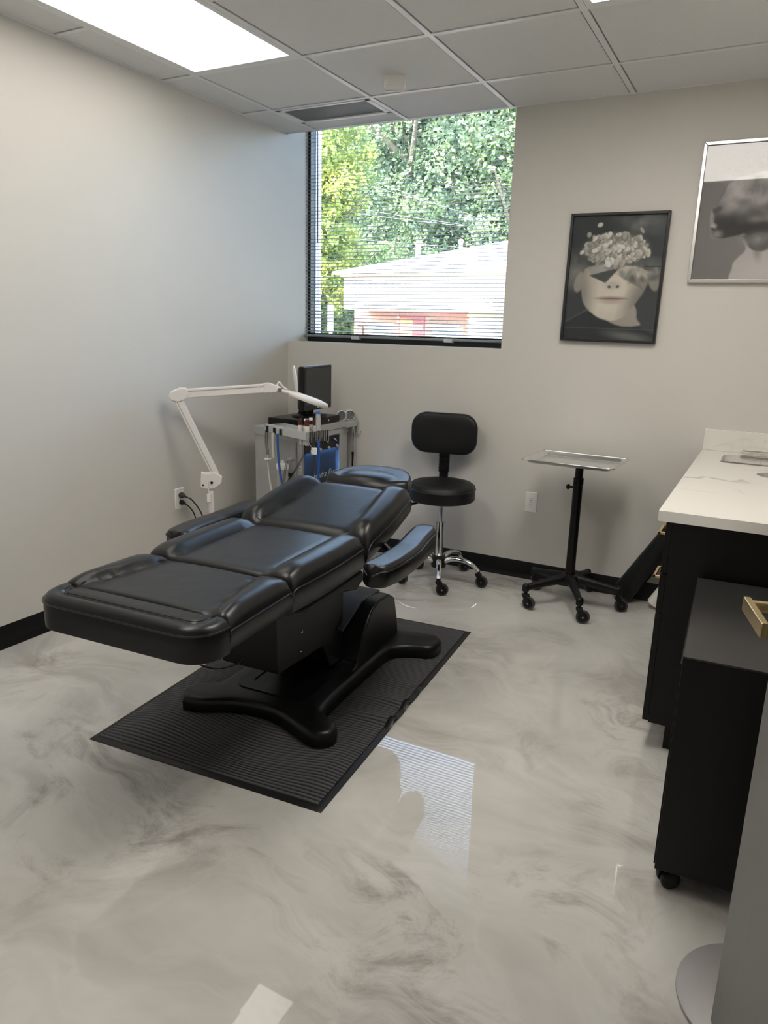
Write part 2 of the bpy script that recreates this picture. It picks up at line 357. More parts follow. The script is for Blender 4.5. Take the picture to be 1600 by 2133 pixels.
# baseboards: vinyl cove, 4 in high
def baseboard(name, p0, p1, nrm):
    prof = [(0, 0), (.014, 0), (.013, .004), (.006, .018), (.004, .03), (.003, .098), (.001, .1015), (0, .1015)]
    P0, P1, n = Vector(p0), Vector(p1), Vector(nrm)
    struct(MB().loft([[P+n*a+Vector((0, 0, z)) for a, z in prof] for P in (P0, P1)]).build(name, M_BASE, smooth=50))
baseboard('baseboard_left', (0, RY, 0), (0, -.0, 0), (1, 0, 0))
baseboard('baseboard_back', (0, 0, 0), (2.66, 0, 0), (0, -1, 0))
baseboard('baseboard_right', (RX, -1.6, 0), (RX, DY1+.05, 0), (-1, 0, 0))
baseboard('baseboard_front', (RX, RY, 0), (0, RY, 0), (0, 1, 0))

# ceiling lights: 2x4 ft flat panels
def ceiling_light(ix, jy, label, power):
    x0, x1 = xs[ix]+.013, xs[ix+1]-.013; y1, y0 = ys[jy]-.013, ys[jy+2]+.013
    t = thing('ceiling_light', label, 'ceiling light', ((x0+x1)/2, (y0+y1)/2, H), 0, 'flat panel ceiling lights')
    hx, hy = (x1-x0)/2, (y1-y0)/2; e = .026
    f = MB(); f.box(-hx, hx, -hy, -hy+e, .0, .03); f.box(-hx, hx, hy-e, hy, 0, .03); f.box(-hx, -hx+e, -hy+e, hy-e, 0, .03); f.box(hx-e, hx, -hy+e, hy-e, 0, .03)
    f.build('frame', M_TEE, t); MB().box(-hx+e, hx-e, -hy+e, hy-e, .003, .006).build('diffuser', mat('led_diffuser_%.1f' % power, (.9, .9, .88), .5, var=.0, emis=power, ecol=(1.0, .95, .87)), t)
    MB().box(-hx, hx, -hy, hy, .03, .034).build('housing', M_TEE, t)
ceiling_light(1, 2, 'glowing flat ceiling panel beside the left wall, in front of the air vent', 2.35)
ceiling_light(4, 2, 'glowing ceiling panel over the vanity counter, only its corner in view', 9.6)

ceiling_light(2, 4, 'added ceiling panel for fill light, unseen above the middle of the room', 6.8)  # unseen panel, added to brighten the near floor and back wall

# air vent
v = thing('air_vent', 'white framed ceiling air vent with dark perforated face above the window', 'air vent', (xs[1], 0, H))
f = MB(); a0, a1, c0, c1 = .014, S-.014, -.4417+.014, -.165
for q in ((a0, a1, c0, c0+.022), (a0, a1, c1-.022, c1), (a0, a0+.03, c0, c1), (a1-.03, a1, c0, c1)): f.box(*q, -.002, .02)
f.build('frame', M_TEE, v, bevel=.002)
MB().box(a0+.03, a1-.03, c0+.022, c1-.022, .016, .02).build('backing', M_DARKMESH, v)
f = MB()
for k in range(58): x = a0+.033+k*(a1-a0-.066)/57; f.box(x-.0014, x+.0014, c0+.022, c1-.022, .004, .008)
for k in range(25): y = c0+.025+k*(c1-c0-.05)/24; f.box(a0+.03, a1-.03, y-.0014, y+.0014, .004, .008)
tag(f.build('perforated_face', M_MESH, v), 'fine dark mesh face', kind='stuff')
MB().box(a0, a1, -.160, -.150, .0, .02).build('trim_strip', M_TEE, v)

# motion detector
d = thing('motion_detector', 'small white motion sensor on the ceiling tile between vent and light', 'sensor', (1.079, -.66, H), .5)
MB().prism(rrect(-.05, .05, -.034, .034, .018), -.038, .004).build('housing', M_WHITEP, d, bevel=.003)
f = MB(); n = 8; f.loft([[(x, y*c, -.036-.02*s) for x, y in rrect(-.046, .046, -.03, .03, .016)] for c, s in [(1, 0), (.9, .4), (.6, .85), (.25, 1)]])
f.build('lens', M_WHITEP, d, smooth=40); MB().box(-.046, .046, -.004, .003, -.0585, -.054).build('lens_rib', M_ALU, d)

# ================================================================== window, blind
win = struct(MB().box(0, WX, .235, .29, SILL, SILL+.055).box(0, .020, .235, .288, SILL+.055, 2.70).box(WX-.03, WX, .235, .29, SILL+.055, 2.70).build('window_1', M_WINBLK))
MB().box(-.05, .026, .288, .312, SILL, 2.75).build('window_jamb', M_WINALU, win); MB().box(-.05, .0255, .312, .317, SILL, 2.75).build('gasket', M_WINBLK, win)
MB().box(-.05, .026, .317, .352, SILL, 2.75).build('window_jamb', M_WINALU, win)
MB().box(.020, WX-.03, .262, .268, SILL+.055, 2.7).build('pane', M_GLASS, win)

bl = thing('window_blind', 'open grey metal mini blind hanging across the window', 'blind', (0, .195, SILL))
slat0 = None; SX0, SX1 = .012, WX-.014
zs = [.068+i*.0213 for i in range(62)]
prof = []
for i in range(7):
    t = i/6-.5; prof.append((t*.0252, .0018*(1-4*t*t)))
prof2 = prof+[(y, z-.0005) for y, z in reversed(prof)]
ang = math.radians(14)
for z in zs:
    if slat0 is None:
        slat0 = MB().loft([[(x, y*math.cos(ang)-zz*math.sin(ang), y*math.sin(ang)+zz*math.cos(ang)) for y, zz in prof2] for x in (SX0, SX1)]).build('slat', M_SLAT, bl, smooth=50); o = slat0
    else:
        o = slat0.copy(); COL.objects.link(o); o.parent = bl
    o.location = (0, 0, z)
MB().loft([[(x, y, z) for y, z in rrect(-.014, .014, .030, .046, .006)] for x in (SX0-.004, SX1+.002)]).build('bottom_rail', M_SLAT, bl, smooth=40)
MB().box(SX0, SX1, -.02, .02, 1.335, 1.375).build('head_rail', M_SLAT, bl)
for x in (.10, .38, .70, 1.03, 1.33):
    f = MB(); f.cyl((x, -.0135, .04), (x, -.0135, 1.34), .0007, n=5); f.cyl((x, .0135, .04), (x, .0135, 1.34), .0007, n=5); f.build('ladder_cord', M_HOSE, bl)
for x in (.40, 1.05):
    MB().box(x-.028, x+.028, -.018, .016, .022, .044).build('rail_clip', M_ALUL, bl, bevel=.003)
MB().cyl((.118, -.03, .62), (.113, -.03, 1.36), .0045, n=8).build('tilt_wand', M_BLKFRAME, bl, smooth=60)

# ================================================================== wall outlets
def outlet_plate(name, label, M, plugs=False):
    t = thing(name, label, 'outlet'); t.matrix_world = M      # local: x right, y up, z out of the wall
    MB().loft([[(x*s, y*s2, z) for x, y in rrect(-.035, .035, -.059, .059, .005)] for s, s2, z in ((1, 1, 0), (1, 1, .002), (.93, .955, .0055))]).build('cover_plate', M_WHITEP, t, smooth=30)
    for y in (.0195, -.0195):
        r = MB().lathe([(.0165, .004), (.0165, .0066), (.0155, .0072), (.001, .0072)], 24, Matrix.Translation((0, y, 0))).build('receptacle', M_WHITEP, t, smooth=30)
        for (x, yy, wx, hy) in ((-.006, y+.004, .0012, .004), (.006, y+.004, .0012, .0035), (0, y-.008, .0023, .0023)):
            MB().box(x-wx, x+wx, yy-hy, yy+hy, .0068, .0076).build('slot', M_SLOT, r)
    MB().lathe([(.0028, .005), (.0028, .0064), (.0005, .0068)], 10).build('screw', M_ALU, t)
    return t
MB_ = Matrix(((1, 0, 0, 1.692), (0, 0, -1, 0), (0, 1, 0, .461), (0, 0, 0, 1)))
outlet_plate('wall_outlet', 'white double outlet with nothing plugged in, beside the tray stand pole', MB_)
ML_ = Matrix(((0, 0, 1, 0), (1, 0, 0, -1.046), (0, 1, 0, .461), (0, 0, 0, 1)))
outlet_plate('wall_outlet', 'white double outlet on the left wall with two black plugs in it', ML_)
def power_cord(label, z, col, r, pts, big):
    t = thing('plug_in_cable', label, 'cable', (0, -1.046, z))
    k = 1.0 if big else .8
    MB().lathe([(.001, .0075), (.015*k, .0076), (.017*k, .016), (.016*k, .026), (.008*k, .038), (.0065*k, .040)], 14, Matrix.Rotation(PI/2, 4, 'Y')).build('plug', col, t, smooth=35)
    MB().tube([(.036*k+.012*i*.3, 0, -.0015*i) for i in range(6)], [.0075*k, .006*k, .0075*k, .0058*k, .007*k, .0052*k], 10).build('strain_relief', col, t, smooth=50)
    MB().tube(bez([(.045*k, 0, -.006)]+pts, 10), r, 8).build('cable', col, t, smooth=60)
M_PLUG = mat('brown_black_plug', (.035, .033, .028), .45)
power_cord('thick cord with the larger brownish plug in the upper socket of the left outlet', .481, M_PLUG, .0042, [(.075, .02, -.025), (.11, .05, -.10), (.13, .06, -.20), (.15, .05, -.33), (.17, .06, -.46), (.26, .05, -.4755)], True)
power_cord('thin black cord with the smaller plug in the lower socket of the left outlet', .440, M_BPLAST, .0036, [(.065, .005, -.02), (.09, .02, -.07), (.10, .015, -.15), (.10, -.02, -.28), (.11, -.05, -.42), (.20, -.09, -.435)], False)

# ================================================================== framed prints
def vnoise(W, Hh, cells, seed):
    g = np.random.default_rng(seed).random((cells+2, cells+2)); yy, xx = np.mgrid[0:Hh, 0:W]
    fx, fy = xx/W*cells, yy/Hh*cells; ix, iy = fx.astype(int), fy.astype(int); tx, ty = fx-ix, fy-iy
    tx, ty = tx*tx*(3-2*tx), ty*ty*(3-2*ty)
    return (g[iy, ix]*(1-tx)+g[iy, ix+1]*tx)*(1-ty)+(g[iy+1, ix]*(1-tx)+g[iy+1, ix+1]*tx)*ty
def fbm(W, Hh, c, seed, o=4):
    return sum(vnoise(W, Hh, c*2**k, seed+k)/2**k for k in range(o))/sum(1/2**k for k in range(o))
class Print:
    def __init__(s, W, Hh, base):
        s.W, s.H = W, Hh; yy, xx = np.mgrid[0:Hh, 0:W]; s.x = (xx+.5)/W; s.y = (yy+.5)/Hh; s.asp = Hh/W
        s.im = np.zeros((Hh, W, 3))+np.array(base)/255.
    def mix(s, m, c, a=1.0):
        c = np.asarray(c, float)
        if c.ndim == 1: c = c/255.
        m = np.clip(m*a, 0, 1)[..., None]; s.im = s.im*(1-m)+c*m
    def ell(s, cx, cy, rx, ry, rot=0, soft=.08):
        dx, dy = s.x-cx, (s.y-cy)*s.asp; c, n = math.cos(rot), math.sin(rot)
        r = np.hypot((dx*c+dy*n)/rx, (-dx*n+dy*c)/(ry*s.asp)); return np.clip((1+soft-r)/soft/2, 0, 1)
    def poly(s, pts, soft=0):
        ins = np.zeros((s.H, s.W), bool); n = len(pts)
        for i in range(n):
            (x0, y0), (x1, y1) = pts[i], pts[(i+1) % n]
            if y0 == y1: continue
            c = ((s.y < y0) != (s.y < y1)) & (s.x < (x1-x0)*(s.y-y0)/(y1-y0)+x0); ins ^= c
        m = ins.astype(float)
        for _ in range(soft):
            p = np.pad(m, 1, mode='edge'); m = (p[:-2, 1:-1]+p[2:, 1:-1]+p[1:-1, :-2]+p[1:-1, 2:]+p[1:-1, 1:-1])/5
        return m
    def lin(s):
        c = np.clip(s.im, 0, 1); return np.where(c <= .04045, c/12.92, ((c+.055)/1.055)**2.4)
def smooth_poly(pts, n=6):
    P = [(x, y, 0) for x, y in pts]; P = P+P[:1]
    return [(p.x, p.y) for p in bez(P, n)][:-1]
def flower_print():
    p = Print(150, 200, (40, 46, 50)); n = fbm(150, 200, 4, 3)
    p.mix(p.y*0+1, (52, 58, 62), .6); p.mix(n, (70, 76, 80), .35); p.mix(p.ell(.2, .4, .5, .5, 0, .8), (30, 35, 39), .5)
    for cx, cy, rx, ry, a in ((.75, .07, .20, .06, .55), (.12, .42, .16, .10, .5), (.82, .43, .16, .07, .8), (.06, .50, .10, .07, .4)):
        p.mix(p.ell(cx, cy, rx, ry, .2, .9)*fbm(150, 200, 9, int(cx*99))*1.7, (165, 160, 152), a)
    p.mix(p.poly([(0, .87), (.2, .78), (.3, .76), (.45, .83), (.8, .87), (1, .95), (1, 1), (0, 1)], 2), (24, 29, 33), .9)   # dark collar
    p.mix(p.ell(.13, .53, .055, .085, .2, .15), (150, 145, 138), .9); p.mix(p.ell(.93, .52, .055, .08, -.3, .15), (140, 136, 128), .9)   # ears
    neck = smooth_poly([(.46, .80), (.70, .70), (.78, .74), (.80, .82), (.84, .87), (.66, .885), (.5, .85)])
    p.mix(p.poly(neck, 2), (150, 144, 134))
    face = smooth_poly([(.18, .42), (.155, .52), (.165, .61), (.20, .70), (.28, .77), (.40, .825), (.54, .84), (.66, .80), (.77, .69), (.85, .58), (.88, .46), (.7, .40), (.4, .38)])
    sh = np.clip(1.15-1.1*np.abs(p.x-.50), .55, 1); fm = p.poly(face, 2); nf = fbm(150, 200, 10, 31)
    p.mix(fm, np.stack([sh*(.735+.06*nf), sh*(.71+.06*nf), sh*(.665+.06*nf)], -1))
    p.mix(p.ell(.80, .66, .10, .17, .5, .8)*fm, (95, 92, 88), .6); p.mix(p.ell(.20, .62, .05, .16, -.15, .8)*fm, (120, 115, 108), .5)
    p.mix(p.ell(.50, .555, .075, .03, 0, .6), (168, 160, 150), .8); p.mix(p.ell(.465, .567, .018, .010, .2, .3), (70, 64, 60)); p.mix(p.ell(.555, .565, .018, .010, -.2, .3), (70, 64, 60))
    p.mix(p.ell(.50, .662, .135, .018, 0, .5), (140, 122, 116), .8); p.mix(p.ell(.50, .660, .13, .0035, 0, .8), (78, 66, 64), .9); p.mix(p.ell(.50, .69, .11, .014, 0, .6), (165, 150, 142), .7)
    p.mix(p.poly([(.56, .41), (.23, .475), (.42, .535)], 1), (58, 62, 64), .95); p.mix(p.poly([(.2, .40), (.56, .405), (.25, .47)], 1), (130, 132, 132), .6)
    rg = random.Random(5)
    for k in range(26):
        x = .60+.34*rg.random(); y = .44+.075*rg.random(); p.mix(p.ell(x, y, .03+.03*rg.random(), .02, rg.random()*3, .7), rg.choice([(190, 185, 175), (90, 90, 88), (150, 148, 142)]), .7)
    petals = []
    for k in range(270):
        a = rg.random()*2*PI; r = math.sqrt(rg.random()); petals.append((.49+.325*r*math.cos(a), .265+.125*r*math.sin(a)))
    petals += [(.30, .075), (.75, .125), (.19, .15), (.13, .29), (.84, .30), (.24, .33)]
    p.mix(p.ell(.49, .265, .33, .125, 0, .2), (110, 108, 100))
    for k, (x, y) in enumerate(petals):
        rot = rg.random()*3; rx = .022+.026*rg.random(); ry = rx*(.45+.4*rg.random())*.75; g = rg.randint(140, 228)
        p.mix(p.ell(x+.006, y+.006, rx*1.08, ry*1.08, rot, .5), (80, 78, 72), .45); p.mix(p.ell(x, y, rx, ry, rot, .2), (g, g-3, g-12)); p.mix(p.ell(x-.01, y+.005, rx*.5, ry*.5, rot, .9), (g-45, g-48, g-55), .6)
    for k in range(12): p.mix(p.ell(.62+.01*k, .50-.004*k, .12, .002, .5+.05*k, .9), (60, 58, 55), .5)
    p.mix((np.abs(p.y-.405) < .004)*(p.x > .82), (28, 32, 34), .6); p.mix((np.abs(p.y-.905) < .003), (90, 95, 97), .5)
    p.mix(p.poly([(.0, .86), (.02, .86), (.28, .745), (.27, .74)], 1), (120, 122, 120), .6)
    p.mix(p.ell(.72, .965, .24, .035, .12, .6), (128, 126, 122), .7)
    return p
def cloud_print():
    W, Hh = 150, 200; p = Print(W, Hh, (120, 116, 116)); n = fbm(W, Hh, 3, 11); c = fbm(W, Hh, 6, 21, 5)
    p.mix(p.y, (96, 92, 92), .5); p.mix(p.ell(.95, .7, .6, .5, 0, .9), (150, 146, 146), .5)
    head = smooth_poly([(.16, .47), (.135, .53), (.155, .56), (.165, .585), (.155, .60), (.165, .62), (.155, .645), (.18, .675), (.26, .685), (.40, .665), (.47, .66), (.56, .78), (.80, .76), (.95, .62), (1, .4), (.85, .22), (.45, .22), (.26, .28), (.21, .36), (.17, .42)])
    hm = p.poly(head, 2)
    p.mix(hm, (58, 55, 55), .95); p.mix(hm*np.clip((.56-p.y)*6, 0, 1), np.stack([.38+.42*c, .37+.41*c, .37+.41*c], -1), .95)
    p.mix(np.clip(c*2.6-1.0, 0, 1)*np.clip((p.x-.12)*4, 0, 1)*np.clip((.58-p.y)*5, 0, 1)*np.clip((p.y-.19)*30, 0, 1), (188, 184, 182), .7)
    p.mix(p.ell(.36, .60, .2, .06, .1, .9)*hm, (44, 42, 42), .8); p.mix(p.ell(.135, .535, .022, .055, -.1, .5), (165, 160, 156), .7); p.mix(p.ell(.16, .595, .03, .02, 0, .5), (185, 180, 175), .8); p.mix(p.ell(.155, .615, .02, .008, .5, .4), (50, 46, 46), .9)
    p.mix(p.ell(.20, .655, .05, .028, 0, .6), (150, 146, 144), .8); p.mix(p.poly(smooth_poly([(.125, .47), (.20, .45), (.22, .48), (.15, .50)]), 1), (70, 68, 68), .7)
    for k in range(40):
        x, y = .25+.75*random.Random(k).random(), .40+.16*random.Random(k+99).random()
        p.mix(p.ell(x, y, .05, .025, 0, .7), random.Random(k+5).choice([(172, 168, 166), (120, 116, 116), (150, 146, 145), (92, 89, 89)]), .45)
    body = smooth_poly([(.45, .70), (.52, .76), (.62, .78), (.78, .72), (.84, .76), (1.02, .82), (1.02, 1.02), (.42, 1.02), (.385, .92), (.40, .86), (.47, .80), (.49, .76)])
    p.mix(p.poly(body, 2), (176, 172, 170)); p.mix(p.poly(smooth_poly([(.44, .67), (.64, .65), (.80, .68), (.70, .77), (.58, .78)]), 2), (80, 77, 77), .9)
    p.mix(p.ell(.62, .70, .13, .045, 0, .8)*c*1.8, (180, 176, 174), .7); p.mix(p.ell(.60, .80, .03, .05, -.3, .8), (110, 106, 105), .6); p.mix(p.ell(.78, .93, .2, .1, 0, .9), (196, 193, 190), .6)
    return p
def framed(name, label, x0, x1, z0, z1, pr, frame_m, fw, tilt):
    t = thing(name, label, 'picture', ((x0+x1)/2, -.012, z0)); t.rotation_euler = (math.radians(-.3), math.radians(tilt), 0)
    hw, h = (x1-x0)/2, z1-z0
    o_, i_ = [(-hw, 0), (hw, 0), (hw, h), (-hw, h)], [(-hw+fw, fw), (hw-fw, fw), (hw-fw, h-fw), (-hw+fw, h-fw)]
    for k in range(4):
        a, b_, c, d = o_[k], o_[(k+1) % 4], i_[(k+1) % 4], i_[k]
        MB().loft([[(px, yy, pz) for px, pz in (a, b_, c, d)] for yy in (.008, -.018)]).build('frame_rail', frame_m, t, bevel=.0025)
    W, Hh = pr.W, pr.H; X = np.linspace(-hw+fw*.9, hw-fw*.9, W); Z = np.linspace(h-fw*.9, fw*.9, Hh)
    vx = np.zeros((Hh, W, 3)); vx[..., 0] = X[None]; vx[..., 2] = Z[:, None]; vx[..., 1] = -.004
    idx = np.arange(W*Hh).reshape(Hh, W); F = np.stack([idx[:-1, :-1], idx[1:, :-1], idx[1:, 1:], idx[:-1, 1:]], -1).reshape(-1, 4)
    me = bpy.data.meshes.new('print'); me.from_pydata(vx.reshape(-1, 3).tolist(), [], F.tolist())
    ca = me.color_attributes.new('ink', 'FLOAT_COLOR', 'POINT'); col = np.ones((W*Hh, 4), np.float32); col[:, :3] = np.minimum(pr.lin().reshape(-1, 3)*1.4, .85); ca.data.foreach_set('color', col.ravel())
    me.materials.append(attr_mat('ink_'+name)); o = bpy.data.objects.new('print', me); COL.objects.link(o); o.parent = t
    MB().box(-hw+fw*.9, hw-fw*.9, -.003, .006, fw*.9, h-fw*.9).build('backing', M_PAPER, t)
    MB().box(-hw+fw*.9, hw-fw*.9, -.0095, -.0075, fw*.9, h-fw*.9).build('glass', M_PICGLASS, t)
framed('framed_print', 'black framed grey print of a face whose head bursts into white blossoms', 1.786, 2.272, 1.368, 2.003, flower_print(), M_BLKFRAME, .014, .6)
framed('framed_print', 'silver framed grey print of a profile dissolving into clouds, above the counter', 2.388, 2.876, 1.662, 2.292, cloud_print(), M_SILFRAME, .016, .3)

# ================================================================== ribbed floor mat
MAT_A = .070; MAT_O = (.907, -2.482)
mt = thing('floor_mat', 'rippled charcoal ribbed mat with black rubber edge under the treatment bed', 'mat', (*MAT_O, 0), MAT_A)
MW, ML = .909, 1.50
def ripple(u, v):
    """height of the crumpled mat"""
    r = max(0, (u-.60)/.31)**1.6
    z = .020*r*(math.exp(-((v-.56-.05*(u-.9))/.028)**2)+.9*math.exp(-((v-.70-.08*(u-.9))/.030)**2)+.5*math.exp(-((v-.84)/.03)**2))
    return z
def shift(u, v):
    return .034*math.sin(u*7.5+.6)*math.exp(-((v-.24)/.19)**2)*min(1, u/.1)*min(1, (MW-u)/.1)*min(1, v/.12) + .016*math.sin((u-.55)*9)*math.exp(-((v-.72)/.16)**2)*max(0, min(1, (u-.5)/.2))
E_ = .022
NR = 94; nu = 44
V = []; F = []; VB = []; FB = []
pitch = (ML-2*E_)/NR
prof_r = [(.10, .0030), (.14, .0075), (.24, .0098), (.70, .0098), (.80, .0075), (.84, .0030)]
for i in range(NR):
    base = len(V)
    for (q, h) in prof_r:
        for j in range(nu+1):
            u = E_+(MW-2*E_)*j/nu; v = E_+(i+q)*pitch; V.append((u, v+shift(u, v), h+ripple(u, v)))
    for r in range(len(prof_r)-1):
        for j in range(nu): a = base+r*(nu+1)+j; F.append((a, a+1, a+nu+2, a+nu+1))
for i in range(121):
    v = E_+(ML-2*E_)*i/120
    for j in range(nu+1): u = E_+(MW-2*E_)*j/nu; VB.append((u, v, .0032+ripple(u, v)))
for i in range(120):
    for j in range(nu): a = i*(nu+1)+j; FB.append((a, a+1, a+nu+2, a+nu+1))
MB().add(VB, FB).build('rubber_backing', M_RUBBER, mt, smooth=80)
tag(MB().add(V, F).build('ribbed_pile', M_CARPET, mt, smooth=60), 'charcoal carpet ribs', kind='stuff')
ring = []
def mat_edge(d, z):
    pts = []
    for k in range(60): pts.append((d+(MW-2*d)*k/60, d))
    for k in range(110): pts.append((MW-d, d+(ML-2*d)*k/110))
    for k in range(60): pts.append((MW-d-(MW-2*d)*k/60, ML-d))
    for k in range(110): pts.append((d, ML-d-(ML-2*d)*k/110))
    return [(u, v, z+ripple(u, v)) for u, v in pts]
f = MB(); f.loft([mat_edge(0, .0005), mat_edge(0, .002), mat_edge(.004, .004), mat_edge(E_, .0055), mat_edge(E_+.004, .001)], cap=False)
f.build('rubber_edge', M_RUBBER, mt, smooth=50)

# ================================================================== treatment bed (local: u right, v to the head)
BO = (1.355, -2.745); BA = .055
bed = thing('treatment_bed', 'black leather treatment bed with swing armrests and a crescent headrest', 'treatment bed', (*BO, 0), BA)
def rnd(d, r): return 0 if d >= r else r-math.sqrt(max(0, r*r-(r-d)**2))
def cushion(name, v0, v1, wf, zf, th, us, bol, r0=.025, r1=.025, re=.028, cr=None, nv=22, nt=33, tagl=None, ext=0, bolr=.6):
    """padded block: crown panel, sewn seams at +-us, rolled side bolsters"""
    rings = []; edges = ([], [])
    for i in range(nv):
        s = i/(nv-1); s = .5-.5*math.cos(PI*s); v = v0+(v1-v0)*s
        d0, d1 = v-v0, v1-v; dz = rnd(d0, r0)+rnd(d1, r1); w_ = wf(v)
        if cr: w_ -= rnd(d0, cr)
        zt = zf(v); U = us(v) if callable(us) else us; top = []
        for j in range(nt):
            t = -1+2*j/(nt-1); t = math.copysign(abs(t)**.85, t); u = t*w_; a = abs(u)
            h = .004*(1-(a/U)**2) if a < U else bol*min(1, (d0+.004)/.07, (d1+.004)/.07)**.6*math.sin(PI*min(1, (a-U)/(w_-U))**bolr*.8)
            h -= .007*math.exp(-((a-U)/.006)**2); h -= rnd(w_-a, re)
            top.append((u, v, zt+h-dz))
        zb = zt-th
        side = .35*dz
        r = top+[(w_+.002, v, zt-re-.02-side), (w_-.002, v, zb+.012), (w_-.014, v, zb), (-w_+.014, v, zb), (-w_+.002, v, zb+.012), (-w_-.002, v, zt-re-.02-side)]
        rings.append(r)
        edges[0].append((-w_-.0015, v, zt-re-.004-dz)); edges[1].append((w_+.0015, v, zt-re-.004-dz))
    c = MB().loft(rings).build(name, M_LEATHER, bed, smooth=55)
    for e in edges: MB().tube(e, .0028, 6).build('piping', M_PIPING, c, smooth=60)
    for sg in (-1, 1):
        pts = []
        for i in range(3, nv-3):
            s = .5-.5*math.cos(PI*i/(nv-1)); v = v0+(v1-v0)*s; U = us(v) if callable(us) else us
            if U < wf(v)-.02: pts.append((sg*(U+.008), v, zf(v)+bol*.18+.0008))
        if len(pts) > 3: MB().tube(pts, .0011, 5).build('stitching', M_PIPING, c, smooth=60)
    return c
FW, FV, FR = .303, .112, .088
def foot_u(d):
    r = FR-d; return [(FW-d, FV), (FW-d, FV*.5+FR*.5)] + [(FW-FR+r*math.cos(-a), FR+r*math.sin(-a)) for a in np.linspace(0, PI/2, 10)] + [(x, d) for x in np.linspace(FW-FR, -FW+FR, 12)[1:-1]] + [(-FW+FR-r*math.sin(a), FR-r*math.cos(a)) for a in np.linspace(0, PI/2, 10)] + [(-FW+d, FV*.5+FR*.5), (-FW+d, FV)]
frows = [(.014, .548), (0, .556), (-.001, .600), (0, .630), (.002, .637), (.010, .647), (.022, .6535), (.038, .6535), (.050, .648), (.054, .6425), (.059, .647), (.078, .650)]
f = MB(); P_ = [[(x, y, z) for x, y in foot_u(d)] for d, z in frows]; n = len(P_[0])
F_ = [(i*n+k, i*n+k+1, (i+1)*n+k+1, (i+1)*n+k) for i in range(len(frows)-1) for k in range(n-1)]
F_ += [tuple((len(frows)-1)*n+k for k in range(n)), tuple(range(n)), tuple([i*n for i in range(len(frows))]+[i*n+n-1 for i in reversed(range(len(frows)))])]
f.add([p for r in P_ for p in r], F_); fp = f.build('foot_pad', M_LEATHER, bed, smooth=48)
MB().tube([(x, y, .632) for x, y in foot_u(-.0012)], .0028, 6).build('piping', M_PIPING, fp, smooth=60); MB().tube([(x, y, .6485) for x, y in foot_u(.063)][1:-1], .0010, 5).build('stitching', M_PIPING, fp, smooth=60)
cushion('leg_pad', .116, .447, lambda v: .302-.012*(v-.1)/.35, lambda v: .650, .102, lambda v: (.24-.07*(v-.11)/.34), .022, r0=.012, r1=.02)
cushion('seat_pad', .452, .955, lambda v: .288+.010*math.sin(PI*(v-.45)/.5), lambda v: .652+.006*(v-.45), .118, lambda v: .185, .028, r0=.02, r1=.03)
def back_z(v): return .655+.20*(v-.955)
def back_w(v): return .292-.02*max(0, (v-1.2)/.22)
cushion('back_pad', .965, 1.425, back_w, back_z, .105, lambda v: .205-.05*(v-.96)/.45, .036, r0=.045, r1=.035)
# headrest: crescent
rings = []; topr = []
for i in range(27):
    a = -1+2*i/26; u = .018+.196*math.sin(a*PI/2); c = math.sqrt(max(0, 1-(abs(math.sin(a*PI/2)))**2.6))
    vf = 1.475-.028*(1-(u/.2)**2)+.03*(1-c); vb = 1.50+.215*c
    if vb-vf < .02: vb = vf+.02
    n = 17; ring_ = []
    for j in range(n):
        s = j/(n-1); v = vf+(vb-vf)*s; z = .765+.085*(v-1.45)
        e = min(v-vf, vb-v); h = -rnd(e, .028)-.012*(1-c)
        q = math.hypot((u-.018)/.135, (v-1.535)/.085); h += .010*math.exp(-(q/.75)**4)-.006*math.exp(-((q-1)/.10)**2)
        ring_.append((u, v, z+h))
    zb = .680+.05*(vf-1.45)
    ring_ += [(u, vb+.002, .72), (u, vb-.01, zb), (u, vf+.01, zb), (u, vf-.002, .72)]
    rings.append(ring_); topr.append(((u, vf-.0015, rings[-1][0][2]-.004), (u, vb+.0015, rings[-1][16][2]-.004)))
hd = MB().loft(rings).build('headrest', M_LEATHER, bed, smooth=55)
MB().tube([p[0] for p in topr]+[p[1] for p in reversed(topr)]+[topr[0][0]], .0028, 6, cap=False).build('piping', M_PIPING, hd, smooth=60)
f = MB(); f.box(-.05, -.025, 1.38, 1.50, .668, .680); f.box(.06, .085, 1.38, 1.50, .668, .680); f.build('headrest_bracket', M_BPLAST, bed, bevel=.003)
